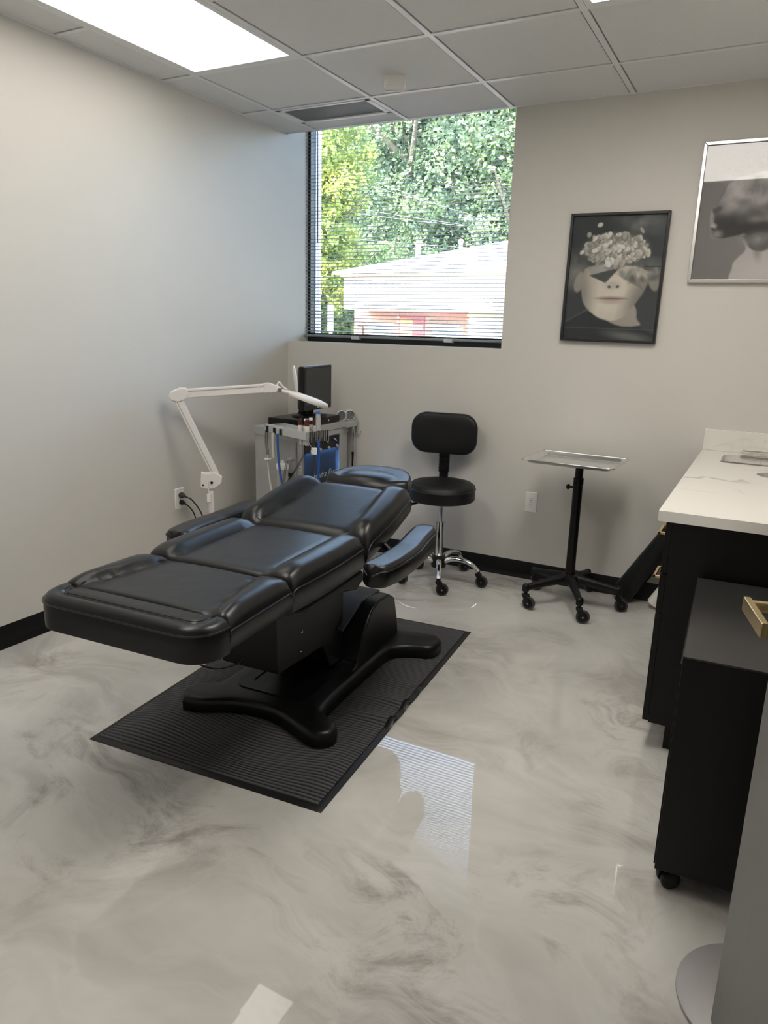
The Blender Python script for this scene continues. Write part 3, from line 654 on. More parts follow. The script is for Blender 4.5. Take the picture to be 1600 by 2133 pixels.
# armrests: curved pads on swing brackets
def armrest(sg):
    ctr = bez([(.412, .735), (.428, .85), (.428, 1.0), (.418, 1.14), (.412, 1.27)] and [(.412, .735, 0), (.430, .85, 0), (.430, 1.0, 0), (.416, 1.14, 0), (.408, 1.275, 0)], 9)
    k = len(ctr); rings = []; e1 = []; e2 = []
    for i, p in enumerate(ctr):
        s = i/(k-1); T = (ctr[min(i+1, k-1)]-ctr[max(i-1, 0)]).normalized(); N_ = Vector((T.y, -T.x, 0))
        e = min(s, 1-s)*.54; w_ = .050*math.sqrt(max(.03, 1-max(0, 1-e/.05)**2)); zt = .635+.020*max(0, s-.55)/.45+.004*math.sin(s*PI); dz = rnd(e, .016)
        r = []
        for j in range(11):
            t = -1+2*j/10; q = p+N_*(t*w_); r.append((sg*q.x, q.y, zt-dz-rnd(w_*(1-abs(t)), .014)+.003*(1-t*t)))
        a, c = p+N_*w_, p-N_*w_; zb = .556+.02*max(0, .3-s)
        r += [(sg*a.x, a.y, zb+.01), (sg*(p+N_*w_*.8).x, a.y, zb), (sg*(p-N_*w_*.8).x, c.y, zb), (sg*c.x, c.y, zb+.01)]
        rings.append(r); e1.append((sg*(a.x+.001), a.y, zt-dz-.017)); e2.append((sg*(c.x-.001), c.y, zt-dz-.017))
    o = MB().loft(rings).build('armrest', M_LEATHER, bed, smooth=55)
    MB().tube(e1, .0028, 6).build('piping', M_PIPING, o, smooth=60); MB().tube(e2, .0028, 6).build('piping', M_PIPING, o, smooth=60)
    MB().tube(bez([(sg*.27, 1.13, .60), (sg*.33, 1.12, .565), (sg*.40, 1.12, .552)], 6), .012, 8).build('armrest_bracket', M_BPLAST, bed, smooth=60)
armrest(1); armrest(-1)
# shells and frames below the pads
f = MB(); f.prism([(.47, .535), (.95, .54), (.96, .50), (.90, .475), (.80, .50), (.55, .515)], -.285, .285, Matrix(((0, 0, 1, 0), (1, 0, 0, 0), (0, 1, 0, 0), (0, 0, 0, 1)))); f.build('seat_shell', M_BPLAST2, bed, bevel=.012, seg=3)
XP = Matrix(((0, 0, 1, 0), (1, 0, 0, 0), (0, 1, 0, 0), (0, 0, 0, 1)))     # prism profile in (v,z), extruded along u
f = MB(); f.prism([(.97, .548), (1.36, .626), (1.40, .634), (1.30, .590), (1.15, .545), (1.0, .520)], -.235, .235, XP); f.build('back_shell', M_BPLAST2, bed, bevel=.012, seg=3)
f = MB(); f.prism([(.06, .548), (.46, .548), (.46, .53), (.08, .535)], -.25, .25, XP); f.build('leg_shell', M_BPLAST2, bed, bevel=.004)
f = MB(); f.prism([(.62, .225), (.60, .50), (.98, .51), (1.10, .40), (1.10, .09), (1.00, .09), (.93, .205)], -.115, .125, XP); la = f.build('lift_column', M_BPLAST, bed, bevel=.006)
for (v_, z_) in ((.775, .328), (.768, .255)):
    MB().lathe([(.006, 0), (.006, .003), (.001, .005)], 10, Matrix.Translation((.125, v_, z_)) @ Matrix.Rotation(PI/2, 4, 'Y')).build('bolt', M_STEEL, la)
# H-shaped base
hp = [(-.265, .575), (-.20, .585), (-.10, .635), (.0, .655), (.10, .645), (.20, .605), (.275, .575), (.325, .590), (.345, .630), (.325, .680), (.260, .715), (.235, .775), (.230, 1.0), (.235, 1.27),
      (.255, 1.345), (.31, 1.385), (.385, 1.41), (.41, 1.455), (.405, 1.52), (.36, 1.56), (.25, 1.55), (.0, 1.545), (-.25, 1.55), (-.345, 1.56), (-.385, 1.52), (-.38, 1.45), (-.30, 1.385), (-.235, 1.33), (-.215, 1.25),
      (-.215, .80), (-.235, .73), (-.29, .69), (-.31, .63)]
hp = smooth_poly(hp, 3)
def inset(poly, d):
    n = len(poly); out = []
    for i in range(n):
        a, b_, c = Vector((*poly[i-1], 0)), Vector((*poly[i], 0)), Vector((*poly[(i+1) % n], 0)); t = (c-a).normalized(); out.append((b_.x-t.y*d, b_.y+t.x*d))
    return out
f = MB(); rr = [(0, .014), (0, .045), (.004, .058), (.012, .066), (.022, .069)]
f.loft([[(x, y, z) for x, y in inset(hp, d)] for d, z in rr]); f.build('base_plate', M_BPLAST, bed, smooth=40)
f = MB(); rec = rrect(-.155, .155, .735, 1.10, .05, 6); rec2 = rrect(-.105, .135, .775, 1.10, .04, 6)
f.loft([[(x, y, z) for x, y in r] for r, z in ((rec, .066), (rec, .074), (rec2, .0745), (rec2, .070))]); f.build('base_rim', M_BPLAST, bed, smooth=30)
f = MB(); f.prism([(1.02, .062), (1.09, .085), (1.135, .20), (1.20, .275), (1.28, .298), (1.38, .290), (1.44, .255), (1.475, .15), (1.49, .062)], -.195, .205, XP); f.build('base_hump', M_BPLAST, bed, bevel=.018, seg=3)
f = MB(); f.prism([(1.05, .235), (1.22, .302), (1.40, .294), (1.40, .285), (1.22, .290), (1.05, .225)], -.135, .150, XP); f.build('hump_panel', mat('slate_plastic', (.028, .030, .033), .4), bed, bevel=.003)
for x_, y_ in ((.30, .64), (-.26, .635), (.35, 1.49), (-.33, 1.49)):
    MB().lathe([(.03, .0095), (.03, .016), (.022, .018)], 16, Matrix.Translation((x_, y_, 0))).build('foot', M_RUBBER, bed)
# hand control hanging under the left side
hc = thing('hand_control', 'grey hand control hanging by its loop beneath the leg rest of the bed', 'remote control', (1.085, -2.225, .43), 0)
MB().loft([[(x*s_, y*s_, z) for x, y in rrect(-.026, .026, -.011, .011, .008)] for s_, z in ((.7, -.078), (.9, -.07), (1, -.04), (.86, 0), (1, .05), (.95, .07), (.75, .076))]).build('handset', M_BPLAST2, hc, smooth=40)
MB().tube([(.012*math.cos(a), 0, .086+.012*math.sin(a)) for a in np.linspace(-PI*.5, PI*1.5, 18)], .003, 6).build('hanging_loop', M_BPLAST2, hc, smooth=60)
MB().tube(bez([(0, 0, -.077), (0, 0, -.13), (.03, .02, -.19), (.11, .06, -.225), (.19, .09, -.20), (.225, .095, -.17)], 6), [.006-.003*min(1, i/6) for i in range(31)], 6).build('cord', M_BPLAST2, hc, smooth=60)

# ================================================================== casters
M_WHEEL = mat('smoke_polyurethane', (.05, .05, .05), .2, var=.1)
def caster(parent, x, y, ztop, r, ang, wid=.018):
    fk = MB(); off = .022
    fk.cyl((0, 0, ztop-.035), (0, 0, ztop), .010, n=12)
    for sg in (-1, 1):
        fk.prism([(-.016, 2*r-.006+.012), (.018, 2*r+.006), (off+.010, r-.004), (off-.010, r-.006)], sg*(wid/2+.003)-.0015, sg*(wid/2+.003)+.0015, Matrix(((1, 0, 0, 0), (0, 0, 1, 0), (0, 1, 0, 0), (0, 0, 0, 1))))
    fk.box(-.016, .018, -wid/2-.004, wid/2+.004, 2*r+.003, max(2*r+.012, ztop-.03))
    o = fk.build('caster', M_BPLAST, parent, bevel=.0015); o.location = (x, y, 0); o.rotation_euler = (0, 0, ang)
    A = Matrix.Translation((off, 0, r)) @ Matrix.Rotation(PI/2, 4, 'X'); h = wid/2
    MB().lathe([(r*.78, -h*.8), (r*.93, -h), (r, -h*.55), (r, h*.55), (r*.93, h), (r*.78, h*.8)], 28, A).build('wheel', M_WHEEL, o, smooth=40)
    MB().lathe([(r*.72, -h*1.02), (r*.74, 0), (r*.72, h*1.02), (r*.3, h*1.1), (r*.1, h*1.1)], 24, A).build('wheel_disc', M_BPLAST, o, smooth=40)
    MB().lathe([(.0045, -h*1.5), (.0045, h*1.5)], 10, A).build('axle', M_STEEL, o, smooth=40)
    return o

# ================================================================== rolling stool with backrest
st = thing('rolling_stool', 'black padded rolling stool with curved backrest and chrome five-leg base', 'stool', (1.27, -.325, 0))
SA = [-66, 6, 78, 150, 222]
for k, a in enumerate(SA):
    A = Matrix.Rotation(math.radians(a), 4, 'Z')
    pts = bez([A @ Vector(p) for p in ((.025, 0, .122), (.09, 0, .146), (.155, 0, .142), (.205, 0, .122), (.236, 0, .092))], 6)
    n = len(pts); lg = MB().tube(pts, [.019-.007*i/(n-1)+.003*math.exp(-((i-n+1)/3)**2) for i in range(n)], 12, flat=.85).build('leg', M_CHROME, st, smooth=60)
    c = A @ Vector((.236, 0, 0)); caster(st, c.x, c.y, .100, .035, math.radians([20, 8, 45, 30, 5][k]))
MB().lathe([(.012, .085), (.042, .09), (.046, .11), (.044, .145), (.032, .155), (.026, .158)], 24).build('hub', M_BPLAST, st, smooth=35)
MB().lathe([(.0225, .15), (.0225, .345), (.024, .346), (.024, .356), (.015, .358)], 24).build('outer_column', M_CHROME, st, smooth=35)
MB().lathe([(.012, .35), (.0125, .46), (.016, .462), (.016, .475)], 20).build('gas_piston', M_CHROME, st, smooth=35)
f = MB(); f.box(-.06, .06, -.05, .05, .462, .486); f.build('seat_bracket', M_BPLAST, st, bevel=.006)
MB().lathe([(.10, .484), (.178, .486), (.186, .494), (.187, .545), (.189, .549), (.187, .553), (.183, .570), (.165, .582), (.10, .588), (.01, .590)], 48).build('seat', M_VINYL, st, smooth=45)
MB().tube([(.1887*math.cos(2*PI*i/48), .1887*math.sin(2*PI*i/48), .551) for i in range(49)], .0022, 6, cap=False).build('seat_piping', M_PIPING, st, smooth=60)
B = Matrix.Translation((-.055, 0, 0)) @ Matrix.Rotation(math.radians(8), 4, 'Z')            # backrest direction (local +y is the back)
f = MB(); f.loft([[B @ Vector((x, y, z)) for x in (-.026, .026) for y in ((yc-.006, yc+.006) if x < 0 else (yc+.006, yc-.006))] for yc, z in ((.08, .470), (.19, .472), (.215, .49), (.222, .54), (.222, .78), (.222, .84))])
f.build('back_post', M_BPLAST, st, smooth=30)
f = MB()
for k in range(9): z = .600+k*.0125; q = [B @ Vector((x, y+.222, z)) for x, y in rrect(-.031, .031, -.014, .014, .006, 3)]; f.loft([[(p.x, p.y, z+dz) for p in q] for dz in (0, .009)])
f.build('bellows', M_BPLAST, st)
ns = 21; rings = []
for (t, s) in ((-.024, .86), (-.020, .96), (-.008, 1.0), (.008, 1.0), (.019, .965), (.024, .90), (.027, .6), (.028, .15)):
    ring_ = []
    for x, z in rrect(-.195, .195, -.118, .118, .085, 8):
        X, Z = x*s, z*s if s > .5 else z*s
        yb = .205-t + .55*X*X*(-1) * -1 * -1
        ring_.append(B @ Vector((X, .205-t-.45*X*X, .828+Z)))
    rings.append(ring_)
MB().loft(rings).build('backrest', M_VINYL, st, smooth=50)
MB().box(-.282, -.246, .150, .152, .772, .800).build('care_tag', M_PAPER, st)
MB().tube([(-.03, -.02, .474), (-.13, -.055, .455)], .004, 8).build('height_lever', M_STEEL, st, smooth=50); MB().tube([(-.125, -.053, .456), (-.165, -.068, .447)], [.006, .009], 8).build('lever_knob', M_BPLAST, st, smooth=50)

# ================================================================== instrument tray stand
ts = thing('tray_stand', 'black rolling pedestal stand with five legs under the steel tray', 'stand', (2.015, -.30, 0))
for k, a in enumerate([-64, 8, 80, 152, 224]):
    A = Matrix.Rotation(math.radians(a), 4, 'Z')
    pts = [A @ Vector(p) for p in ((.02, 0, .150), (.06, 0, .146), (.15, 0, .132), (.225, 0, .120), (.252, 0, .116))]
    MB().tube(pts, [.024, .023, .0185, .0165, .0165], 12, flat=1.15).build('leg', M_BPLAST2, ts, smooth=50)
    MB().lathe([(.002, .138), (.013, .135), (.0185, .126), (.0185, .098), (.014, .094)], 16, Matrix.Translation(A @ Vector((.252, 0, 0)))).build('leg_cap', M_BPLAST2, ts, smooth=45)
    c = A @ Vector((.252, 0, 0)); caster(ts, c.x, c.y, .100, .035, math.radians([12, 25, 50, 40, -10][k]))
MB().lathe([(.01, .118), (.042, .120), (.05, .14), (.046, .167), (.030, .172)], 24).build('hub', M_BPLAST2, ts, smooth=40)
MB().lathe([(.0245, .155), (.0245, .655), (.026, .656), (.026, .690), (.0225, .692)], 24).build('column', M_BPLAST, ts, smooth=40)
MB().lathe([(.0205, .69), (.0205, .770)], 24).build('inner_column', M_BPLAST, ts, smooth=40)
f = MB(); f.cyl((-.024, 0, .64), (-.042, -.006, .64), .006, n=10); f.build('knob_stem', M_BPLAST, ts, smooth=50)
MB().lathe([(.004, 0), (.013, .002), (.015, .010), (.011, .017), (.003, .018)], 12, Matrix.Translation((-.040, -.005, .64)) @ Matrix.Rotation(-PI/2-.0, 4, 'Y')).build('knob', M_BPLAST, ts, smooth=40)
f = MB(); f.box(-.14, .14, -.012, .012, .764, .770); f.box(-.012, .012, -.11, .11, .764, .770); f.build('tray_support', M_BPLAST, ts)
tr = thing('steel_tray', 'shallow stainless steel instrument tray on the black pedestal stand', 'tray', (2.000, -.335, .772), -.045)
def tray_ring(hx, hy, r, z): return [(x, y, z) for x, y in rrect(-hx, hx, -hy, hy, r, 6)]
f = MB(); f.loft([tray_ring(.195, .145, .02, 0), tray_ring(.205, .155, .025, .004), tray_ring(.214, .164, .03, .018), tray_ring(.228, .178, .026, .0205), tray_ring(.230, .180, .026, .0195), tray_ring(.230, .180, .026, .0175),
    tray_ring(.214, .164, .03, .0165)], cap=False)
f2 = MB(); f2.loft([tray_ring(.195, .145, .02, .0005), tray_ring(.195, .145, .02, .001)]); f.add(f2.v, f2.f); f.build('tray_body', M_STEEL, tr, smooth=50)
rim = [Vector(p) for p in tray_ring(.229, .179, .027, .0195)]; MB().tube(rim+[rim[0]], .0035, 8, cap=False).build('rolled_rim', M_CHROME, tr, smooth=60)

# ================================================================== vanity: cabinet, counter, splash, sink
VX, VY = 2.583, -1.548
vc = thing('vanity_cabinet', 'black vanity cabinet with brass pulls under the white counter', 'cabinet', (VX, 0, 0))
f = MB(); f.box(.020, RX-VX, VY, VY+.018, .10, .8195); f.box(.020, RX-VX, -.020, -.002, .10, .8195); f.box(.020, RX-VX, VY+.018, -.020, .10, .118); f.box(RX-VX-.01, RX-VX, VY+.018, -.020, .118, .8195); f.box(.020, .030, VY+.018, -.020, .78, .8195); f.build('body', M_CAB, vc)
MB().box(.075, RX-VX, VY+.03, -.002, 0, .10).build('toe_kick', M_CAB, vc)
def pull(parent, y, z, L):
    f = MB(); r = .0045; f.box(-.040, -.031, y-L/2, y+L/2, z-r, z+r); f.box(-.040, .0, y-L/2, y-L/2+.009, z-r, z+r); f.box(-.040, .0, y+L/2-.009, y+L/2, z-r, z+r)
    f.build('pull', M_BRASS, parent, bevel=.001)
for z0, z1, hz in ((.643, .815, .735), (.505, .638, .575), (.105, .50, None)):
    d_ = MB().box(0, .0195, VY, VY+.36, z0, z1).build('drawer_front', M_CAB, vc, bevel=.0012)
    if hz: pull(d_, VY+.235, hz, .13)
for k in range(2):
    d_ = MB().box(0, .0195, VY+.365+k*.59, VY+.95+k*.59, .105, .815).build('door', M_CAB, vc, bevel=.0012); pull(d_, VY+.95+k*.59-.10 if k == 0 else VY+.95+.09, .70, .13)
sink_hole = rrect(2.663, 3.03, -.392, -.120, .022, 5); round_hole = arc(2.895, -.625, .075, 0, 2*PI, 32)[:-1]
ct = plate_with_holes('worktop', [(2.557, -1.56), (RX, -1.56), (RX, -.0), (2.557, -.0)], [list(reversed(sink_hole)), list(reversed(round_hole))], .821, .8555, M_QUARTZ)
cm = thing('vanity_counter', 'white veined stone counter with a rectangular sink cutout and round hole', 'counter', (0, 0, 0)); ct.parent = cm
MB().box(2.557, RX, -.022, -.001, .8557, .961).build('backsplash', M_QUARTZ, cm, bevel=.0015)
sk = thing('sink_basin', 'rectangular undermount sink basin set in the counter by the backsplash', 'sink', (0, 0, .70))
def srect(d, z, r): return [(x, y, z) for x, y in rrect(2.655+d, 3.038-d, -.400+d, -.112-d, r, 5)]
f = MB(); f.loft([srect(0, .12, .03), srect(.004, .03, .03), srect(.03, .0, .03), srect(.03, -.006, .03), srect(-.004, .02, .03), srect(-.006, .12, .03)], cap=False)
f2 = MB(); f2.loft([srect(.03, -.006, .03), srect(.03, .0, .03)]); f.add(f2.v, f2.f); f.build('basin', M_SINK, sk, smooth=50)
MB().lathe([(.024, .0002), (.024, .003), (.016, .004), (.002, .002)], 20, Matrix.Translation((2.85, -.256, 0))).build('drain', M_CHROME, sk, smooth=40)
wl_ = thing('waste_chute', 'round waste opening liner sunk in the counter in front of the sink', 'waste chute', (2.895, -.625, .60))
MB().loft([[(r*math.cos(2*PI*j/32), r*math.sin(2*PI*j/32), z) for j in range(32)] for r, z in ((.078, .2215), (.078, .0), (.074, .0), (.074, .2215))]).build('liner', M_SINK, wl_, smooth=30)
for k in range(6):
    o = MB().box(-.11, .11, -.055, .055, 0, .0052).build('paper_towel', M_PAPER, None, bevel=.0022); o.location = (2.845+.003*(k % 3), -.082-.002*(k % 2), .8560+k*.0056); o.rotation_euler = (0, 0, .02*((k % 3)-1))
    tag(o, ('bottom', 'second lowest', 'third lowest', 'third highest', 'second highest', 'topmost')[k]+' folded white paper towel of the small stack by the backsplash', 'paper towel', 'stacked folded paper towels')

# ================================================================== low black cabinet on casters
mc = thing('rolling_cabinet', 'low black rolling cabinet standing at the near end of the vanity', 'cabinet', (2.727, -2.245, 0), .04)
MB().box(0, .38, 0, .66, .062, .654).build('body', M_CAB, mc, bevel=.0015)
MB().box(0, .38, 0, .66, .6542, .660).build('top', M_CABTOP, mc, bevel=.001)
for k in range(3): MB().box(-.004, -.0003, .01, .65, .07+k*.19, .255+k*.19).build('drawer_front', M_CAB, mc, bevel=.001)
def furn_caster(x, y, a):
    o = MB().box(-.02, .02, -.02, .02, .054, .0615).build('caster', M_BPLAST, mc); o.location = (x, y, 0); o.rotation_euler = (0, 0, a)
    for sg in (-1, 1):
        MB().lathe([(.004, -.010), (.020, -.010), (.0255, -.006), (.0265, .0), (.0255, .008), (.012, .010)], 24, Matrix.Translation((0, sg*.013, .0268)) @ Matrix.Rotation(sg*PI/2, 4, 'X')).build('wheel', M_BPLAST, o, smooth=40)
    MB().loft([[(.029*math.cos(t)*s, y_, .028+.029*math.sin(t)*s) for t in np.linspace(-.2, PI+.2, 12)] for s, y_ in ((1, -.004), (1, .004))]).build('hood', M_BPLAST2, o, smooth=40)
for x, y, a in ((.035, .035, .5), (.345, .035, -.6), (.035, .62, 1.2), (.345, .62, .2)): furn_caster(x, y, a)

# ================================================================== rolls leaning in the corner
def leaning_roll(name, label, p0, p1, r, m, core, hollow):
    t = thing(name, label, 'roll', p0); d = Vector(p1)-Vector(p0); Q = d.to_track_quat('Z', 'Y').to_matrix().to_4x4(); L = d.length
    MB().lathe([(r*hollow, 0), (r, 0.0), (r, L), (r*hollow, L), (r*hollow, L*.97), (.001, L*.97)], 32, Q).build('sheet', m, t, smooth=40)
    pts = []
    for i in range(90):
        a = i*.42; rr = r*hollow+(r*.97-r*hollow)*i/89; pts.append(Q @ Vector((rr*math.cos(a), rr*math.sin(a), L+.0005)))
    MB().tube(pts, .0012, 4).build('roll_edge', core, t)
    return t
leaning_roll('rolled_mat', 'rolled black mat leaning in the corner behind the tray stand', (2.258, -.078, .044), (2.480, -.078, .42), .058, M_BPLAST2, M_RUBBER, .15)
leaning_roll('paper_roll', 'white paper roll leaning against the cabinet beside the rolled black mat', (2.430, -.105, .024), (2.528, -.105, .200), .040, M_PAPER, M_ALU, .35)

# ================================================================== door leaf with brass lever
HX, HY_, FX, FY = 3.105, -3.44, 2.894, -2.591
da = math.atan2(FY-HY_, FX-HX); LEN = math.hypot(FX-HX, FY-HY_)
dr = struct(MB().box(0, LEN, -.044, 0, .008, 2.06).build('door_1', M_DOOR, bevel=.002)); dr.location = (HX, HY_, 0); dr.rotation_euler = (0, 0, da)
# local: x along the leaf to the free edge, +y the face seen from the camera
MB().lathe([(.026, 0), (.026, .006), (.022, .008), (.010, .009)], 28, Matrix.Translation((LEN-.065, 0, .955)) @ Matrix.Rotation(-PI/2, 4, 'X')).build('rose', M_BRASS, dr, smooth=40)
lv = MB().cyl((LEN-.065, .006, .955), (LEN-.065, .070, .955), .0105, n=20).build('lever_neck', M_BRASS, dr, smooth=50)
f = MB(); f.box(LEN-.065-.115, LEN-.065+.012, .064, .076, .942, .968); f.build('lever', M_BRASS, dr, bevel=.002)
for z in (.25, 1.05, 1.85): MB().cyl((-.006, -.004, z-.05), (-.006, -.004, z+.05), .007, n=10).build('hinge', M_BRASS, dr, smooth=50)
MB().box(LEN-.0005, LEN+.0015, -.034, -.010, .90, 1.01).build('latch_plate', M_BRASS, dr)
# round pedestal base behind the door
pd = thing('round_pedestal', 'round grey metal pedestal base on the floor behind the open door', 'pedestal', (2.985, -2.505, 0))
MB().lathe([(.165, .0), (.168, .004), (.168, .010), (.160, .014), (.03, .016), (.02, .016)], 56).build('base_disc', M_DISC, pd, smooth=35)
MB().lathe([(.02, .016), (.018, .03), (.016, .34), (.016, .35)], 20).build('post', M_DISC, pd, smooth=40)

# ================================================================== magnifier lamp
lp = thing('magnifier_lamp', 'white jointed magnifier lamp reaching out over the machine cart', 'lamp', (.245, -1.065, 0))
ad = Vector((.745, .667, 0)).normalized(); sdv = Vector((ad.y, -ad.x, 0))
def LP(a, z, s=0): return ad*a+sdv*s+Vector((0, 0, z))
for k in range(5):
    A = Matrix.Rotation(2*PI*k/5+.3, 4, 'Z'); MB().tube([A @ Vector(p) for p in ((.02, 0, .07), (.12, 0, .062), (.23, 0, .052))], [.018, .015, .012], 8).build('base_leg', M_LAMPW, lp, smooth=50)
    c = A @ Vector((.228, 0, 0)); cs = caster(lp, c.x, c.y, .056, .021, 2*PI*k/5, .015)
MB().lathe([(.035, .05), (.035, .085), (.018, .09), (.0165, .54)], 20).build('pole', M_LAMPW, lp, smooth=40)
f = MB(); Q4 = lambda pts, h0, h1: [[LP(a, z, s) for a, z in pts] for s in (h0, h1)]
f.loft(Q4([(-.055, .560), (-.048, .645), (-.03, .640), (.03, .640), (.062, .615), (.055, .580), (.02, .555), (-.02, .55)], -.022, .022)); f.build('lower_joint', M_LAMPW, lp, bevel=.006)
MB().cyl(LP(.005, .588, .020), LP(.005, .588, .027), .007, n=12).build('joint_screw', M_BPLAST, lp, smooth=40); MB().cyl(LP(-.04, .575, .02), LP(-.04, .575, .025), .005, n=10).build('joint_screw', M_BPLAST, lp, smooth=40)
def beam(p0, p1, hw, ht, name):
    P0, P1 = Vector(p0), Vector(p1); X = (P1-P0).normalized(); Y = sdv; Z = X.cross(Y).normalized(); c = (P0+P1)/2
    Mx = Matrix((( X.x, Y.x, Z.x, c.x), (X.y, Y.y, Z.y, c.y), (X.z, Y.z, Z.z, c.z), (0, 0, 0, 1)))
    o = MB().obox(Mx, (P1-P0).length/2, hw, ht).build(name, M_LAMPW, lp, bevel=.004)
    MB().obox(Mx @ Matrix.Translation((0, hw, -ht*.45)), (P1-P0).length/2*.96, .0008, ht*.10).build('groove', M_ALU, o)
    return o
E0 = LP(.028, .625); E1 = LP(-.155, 1.035); E2 = LP(.345, 1.028)
beam(E0, E1, .014, .021, 'lower_arm')
f = MB(); f.loft(Q4([(-.197, 1.038), (-.185, 1.065), (-.14, 1.085), (-.105, 1.083), (-.095, 1.055), (-.11, 1.025), (-.15, 1.010), (-.185, 1.018)], -.02, .02)); f.build('elbow', M_LAMPW, lp, bevel=.007, seg=3)
beam(LP(-.125, 1.054), LP(.315, 1.086), .014, .023, 'upper_arm')
f = MB(); f.loft(Q4([(.285, 1.060), (.285, 1.112), (.315, 1.114), (.375, 1.093), (.382, 1.070), (.33, 1.060)], -.018, .018)); f.build('head_joint', M_LAMPW, lp, bevel=.005)
MB().cyl(LP(.368, 1.077, .016), LP(.368, 1.077, .028), .012, n=16).build('joint_screw', M_STEEL, lp, smooth=40)
MB().tube(bez([LP(.355, 1.095, 0), LP(.368, 1.116, .004), LP(.382, 1.10, .004), LP(.392, 1.09, 0), LP(.41, 1.078, 0)], 6), .005, 8).build('cable', M_LAMPW, lp, smooth=60)
MB().tube([LP(.375, 1.073), LP(.40, 1.066), LP(.425, 1.062)], [.008, .011, .013], 10).build('head_neck', M_LAMPW, lp, smooth=50)
# lamp head: flat oval ring seen nearly edge-on
hv = (ad*.945+Vector((0, 0, -.325))).normalized(); hn = hv.cross(sdv).normalized()
if hn.z < 0: hn = -hn
hc0 = LP(.420, 1.062)+hv*.110
def oval(s, n_, dz): return [hc0+hv*(.112*s*math.cos(t))+sdv*(.090*s*math.sin(t))+hn*dz for t in np.linspace(0, 2*PI, n_, endpoint=False)]
f = MB(); f.loft([oval(.60, 40, -.012), oval(.95, 40, -.014), oval(1, 40, -.006), oval(1, 40, .004), oval(.93, 40, .012), oval(.60, 40, .018), oval(.58, 40, .012), oval(.58, 40, -.010), oval(.60, 40, -.012)], cap=False)
hd_ = f.build('lamp_head', M_LAMPW, lp, smooth=45)
f = MB(); f.loft([oval(.59, 40, -.004), oval(.59, 40, .004)]); f.build('lens', M_GLASS, hd_)
# flipped-up dust cover, seen edge-on
lid0 = hc0-hv*.068+hn*.012; up_ = Vector((-.12*ad.x, -.12*ad.y, 1)).normalized()
f = MB(); f.loft([[lid0+up_*(.074+.072*s*math.cos(t))+sdv*(.062*s*math.sin(t))+ad*(dz+.010*math.sin(t)*0) for t in np.linspace(0, 2*PI, 36, endpoint=False)] for s, dz in ((.9, -.006), (1, -.002), (.98, .002), (.85, .0035))]); f.build('lens_cover', M_WHITEP, lp, smooth=45)
MB().tube(bez([LP(-.01, .60, .024), LP(-.012, .56, .022), LP(-.012, .52, .022)], 5), .0025, 6).build('cable', M_LAMPW, lp, smooth=60)
MB().obox(Matrix.Translation(LP(-.012, .505, .024)) @ Matrix.Rotation(math.atan2(ad.y, ad.x), 4, 'Z'), .010, .008, .022).build('switch', M_WHITEP, lp, bevel=.002)
MB().tube(bez([LP(-.005, .485, .026), LP(.012, .38, .03), LP(.03, .24, .04), LP(.05, .10, .05)], 6), .002, 6).build('cable', M_LAMPW, lp, smooth=60)

# ================================================================== facial machine on its cart
CA = .0; CP = (.49, -.35, 0)
ca = thing('facial_machine_cart', 'silver facial machine cart with blue window and side trays in the corner', 'machine', CP, CA)
CM = Matrix.Translation(CP) @ Matrix.Rotation(CA, 4, 'Z')
def CW(x, y, z): return CM @ Vector((x, y, z))
TA = -.387; TM = Matrix.Translation((.315-CP[0], -.685-CP[1], 0)) @ Matrix.Rotation(TA, 4, 'Z')     # side tray frame: x along its front lip, y toward the cart
def TW(x, y, z): return CM @ (TM @ Vector((x, y, z)))
def tmb(f): f.v = [tuple(TM @ Vector(p)) for p in f.v]; return f
# local: +x is the front, -y the side toward the camera
f = MB(); f.box(-.28, -.02, -.27, .27, .085, .15); f.build('base', M_ALU, ca, bevel=.02, seg=3)
for x, y, a in ((-.04, -.24, .3), (-.04, .24, 1), (-.25, -.24, 2), (-.25, .24, 4)): caster(ca, x, y, .09, .032, a)
MB().box(-.28, -.26, -.28, .28, .15, .80).build('back_panel', M_ALU, ca)
MB().box(-.26, .0, -.284, -.268, .15, .80).build('side_panel', M_ALU, ca, bevel=.003); MB().box(-.26, .0, .268, .284, .15, .80).build('side_panel', M_ALU, ca, bevel=.003)
cl = MB().box(-.02, .006, -.290, -.195, .15, .800).build('front_column', M_ALU, ca, bevel=.006)
MB().box(.0062, .0072, -.272, -.270, .15, .79).build('seam', M_SLOT, cl); MB().box(.0062, .0072, -.212, -.210, .15, .79).build('seam', M_SLOT, cl)
MB().box(-.02, .006, .195, .290, .15, .800).build('front_column', M_ALU, ca, bevel=.006)
MB().box(.006, .0085, -.250, -.230, .600, .630).build('lock', M_STEEL, cl); MB().box(.0085, .009, -.242, -.238, .608, .622).build('keyhole', M_SLOT, cl)
MB().box(-.03, .004, -.195, .195, .690, .760).build('valve_panel', M_BPLAST, ca, bevel=.002)
MB().box(-.25, .002, -.195, .195, .150, .165).build('shelf', M_DARKMESH, ca); MB().box(-.258, -.252, -.26, .26, .165, .70).build('liner', mat('dark_blue_liner', (.05, .09, .17), .4), ca)
MB().box(-.016, -.008, -.188, -.182, .18, .66).box(-.016, -.008, .182, .188, .18, .66).box(-.030, -.010, -.18, .18, .680, .686).build('added_glow_strip', mat('cool_fill_glow', (.7, .85, 1), .5, emis=14.0, ecol=(.80, .90, 1.0)), ca)  # hidden glow strips added to light the bottle bay behind the window
for k in range(4):
    y = -.145+k*.095
    MB().tube([(.004, y-.012, .748), (.012, y, .738), (.006, y+.014, .730)], .004, 6).build('valve_lever', M_ALUL, ca, smooth=50)
    MB().cyl((.003, y+.02, .700), (.016, y+.02, .698), .007, n=10).build('nozzle', M_HOSE, ca, smooth=50)
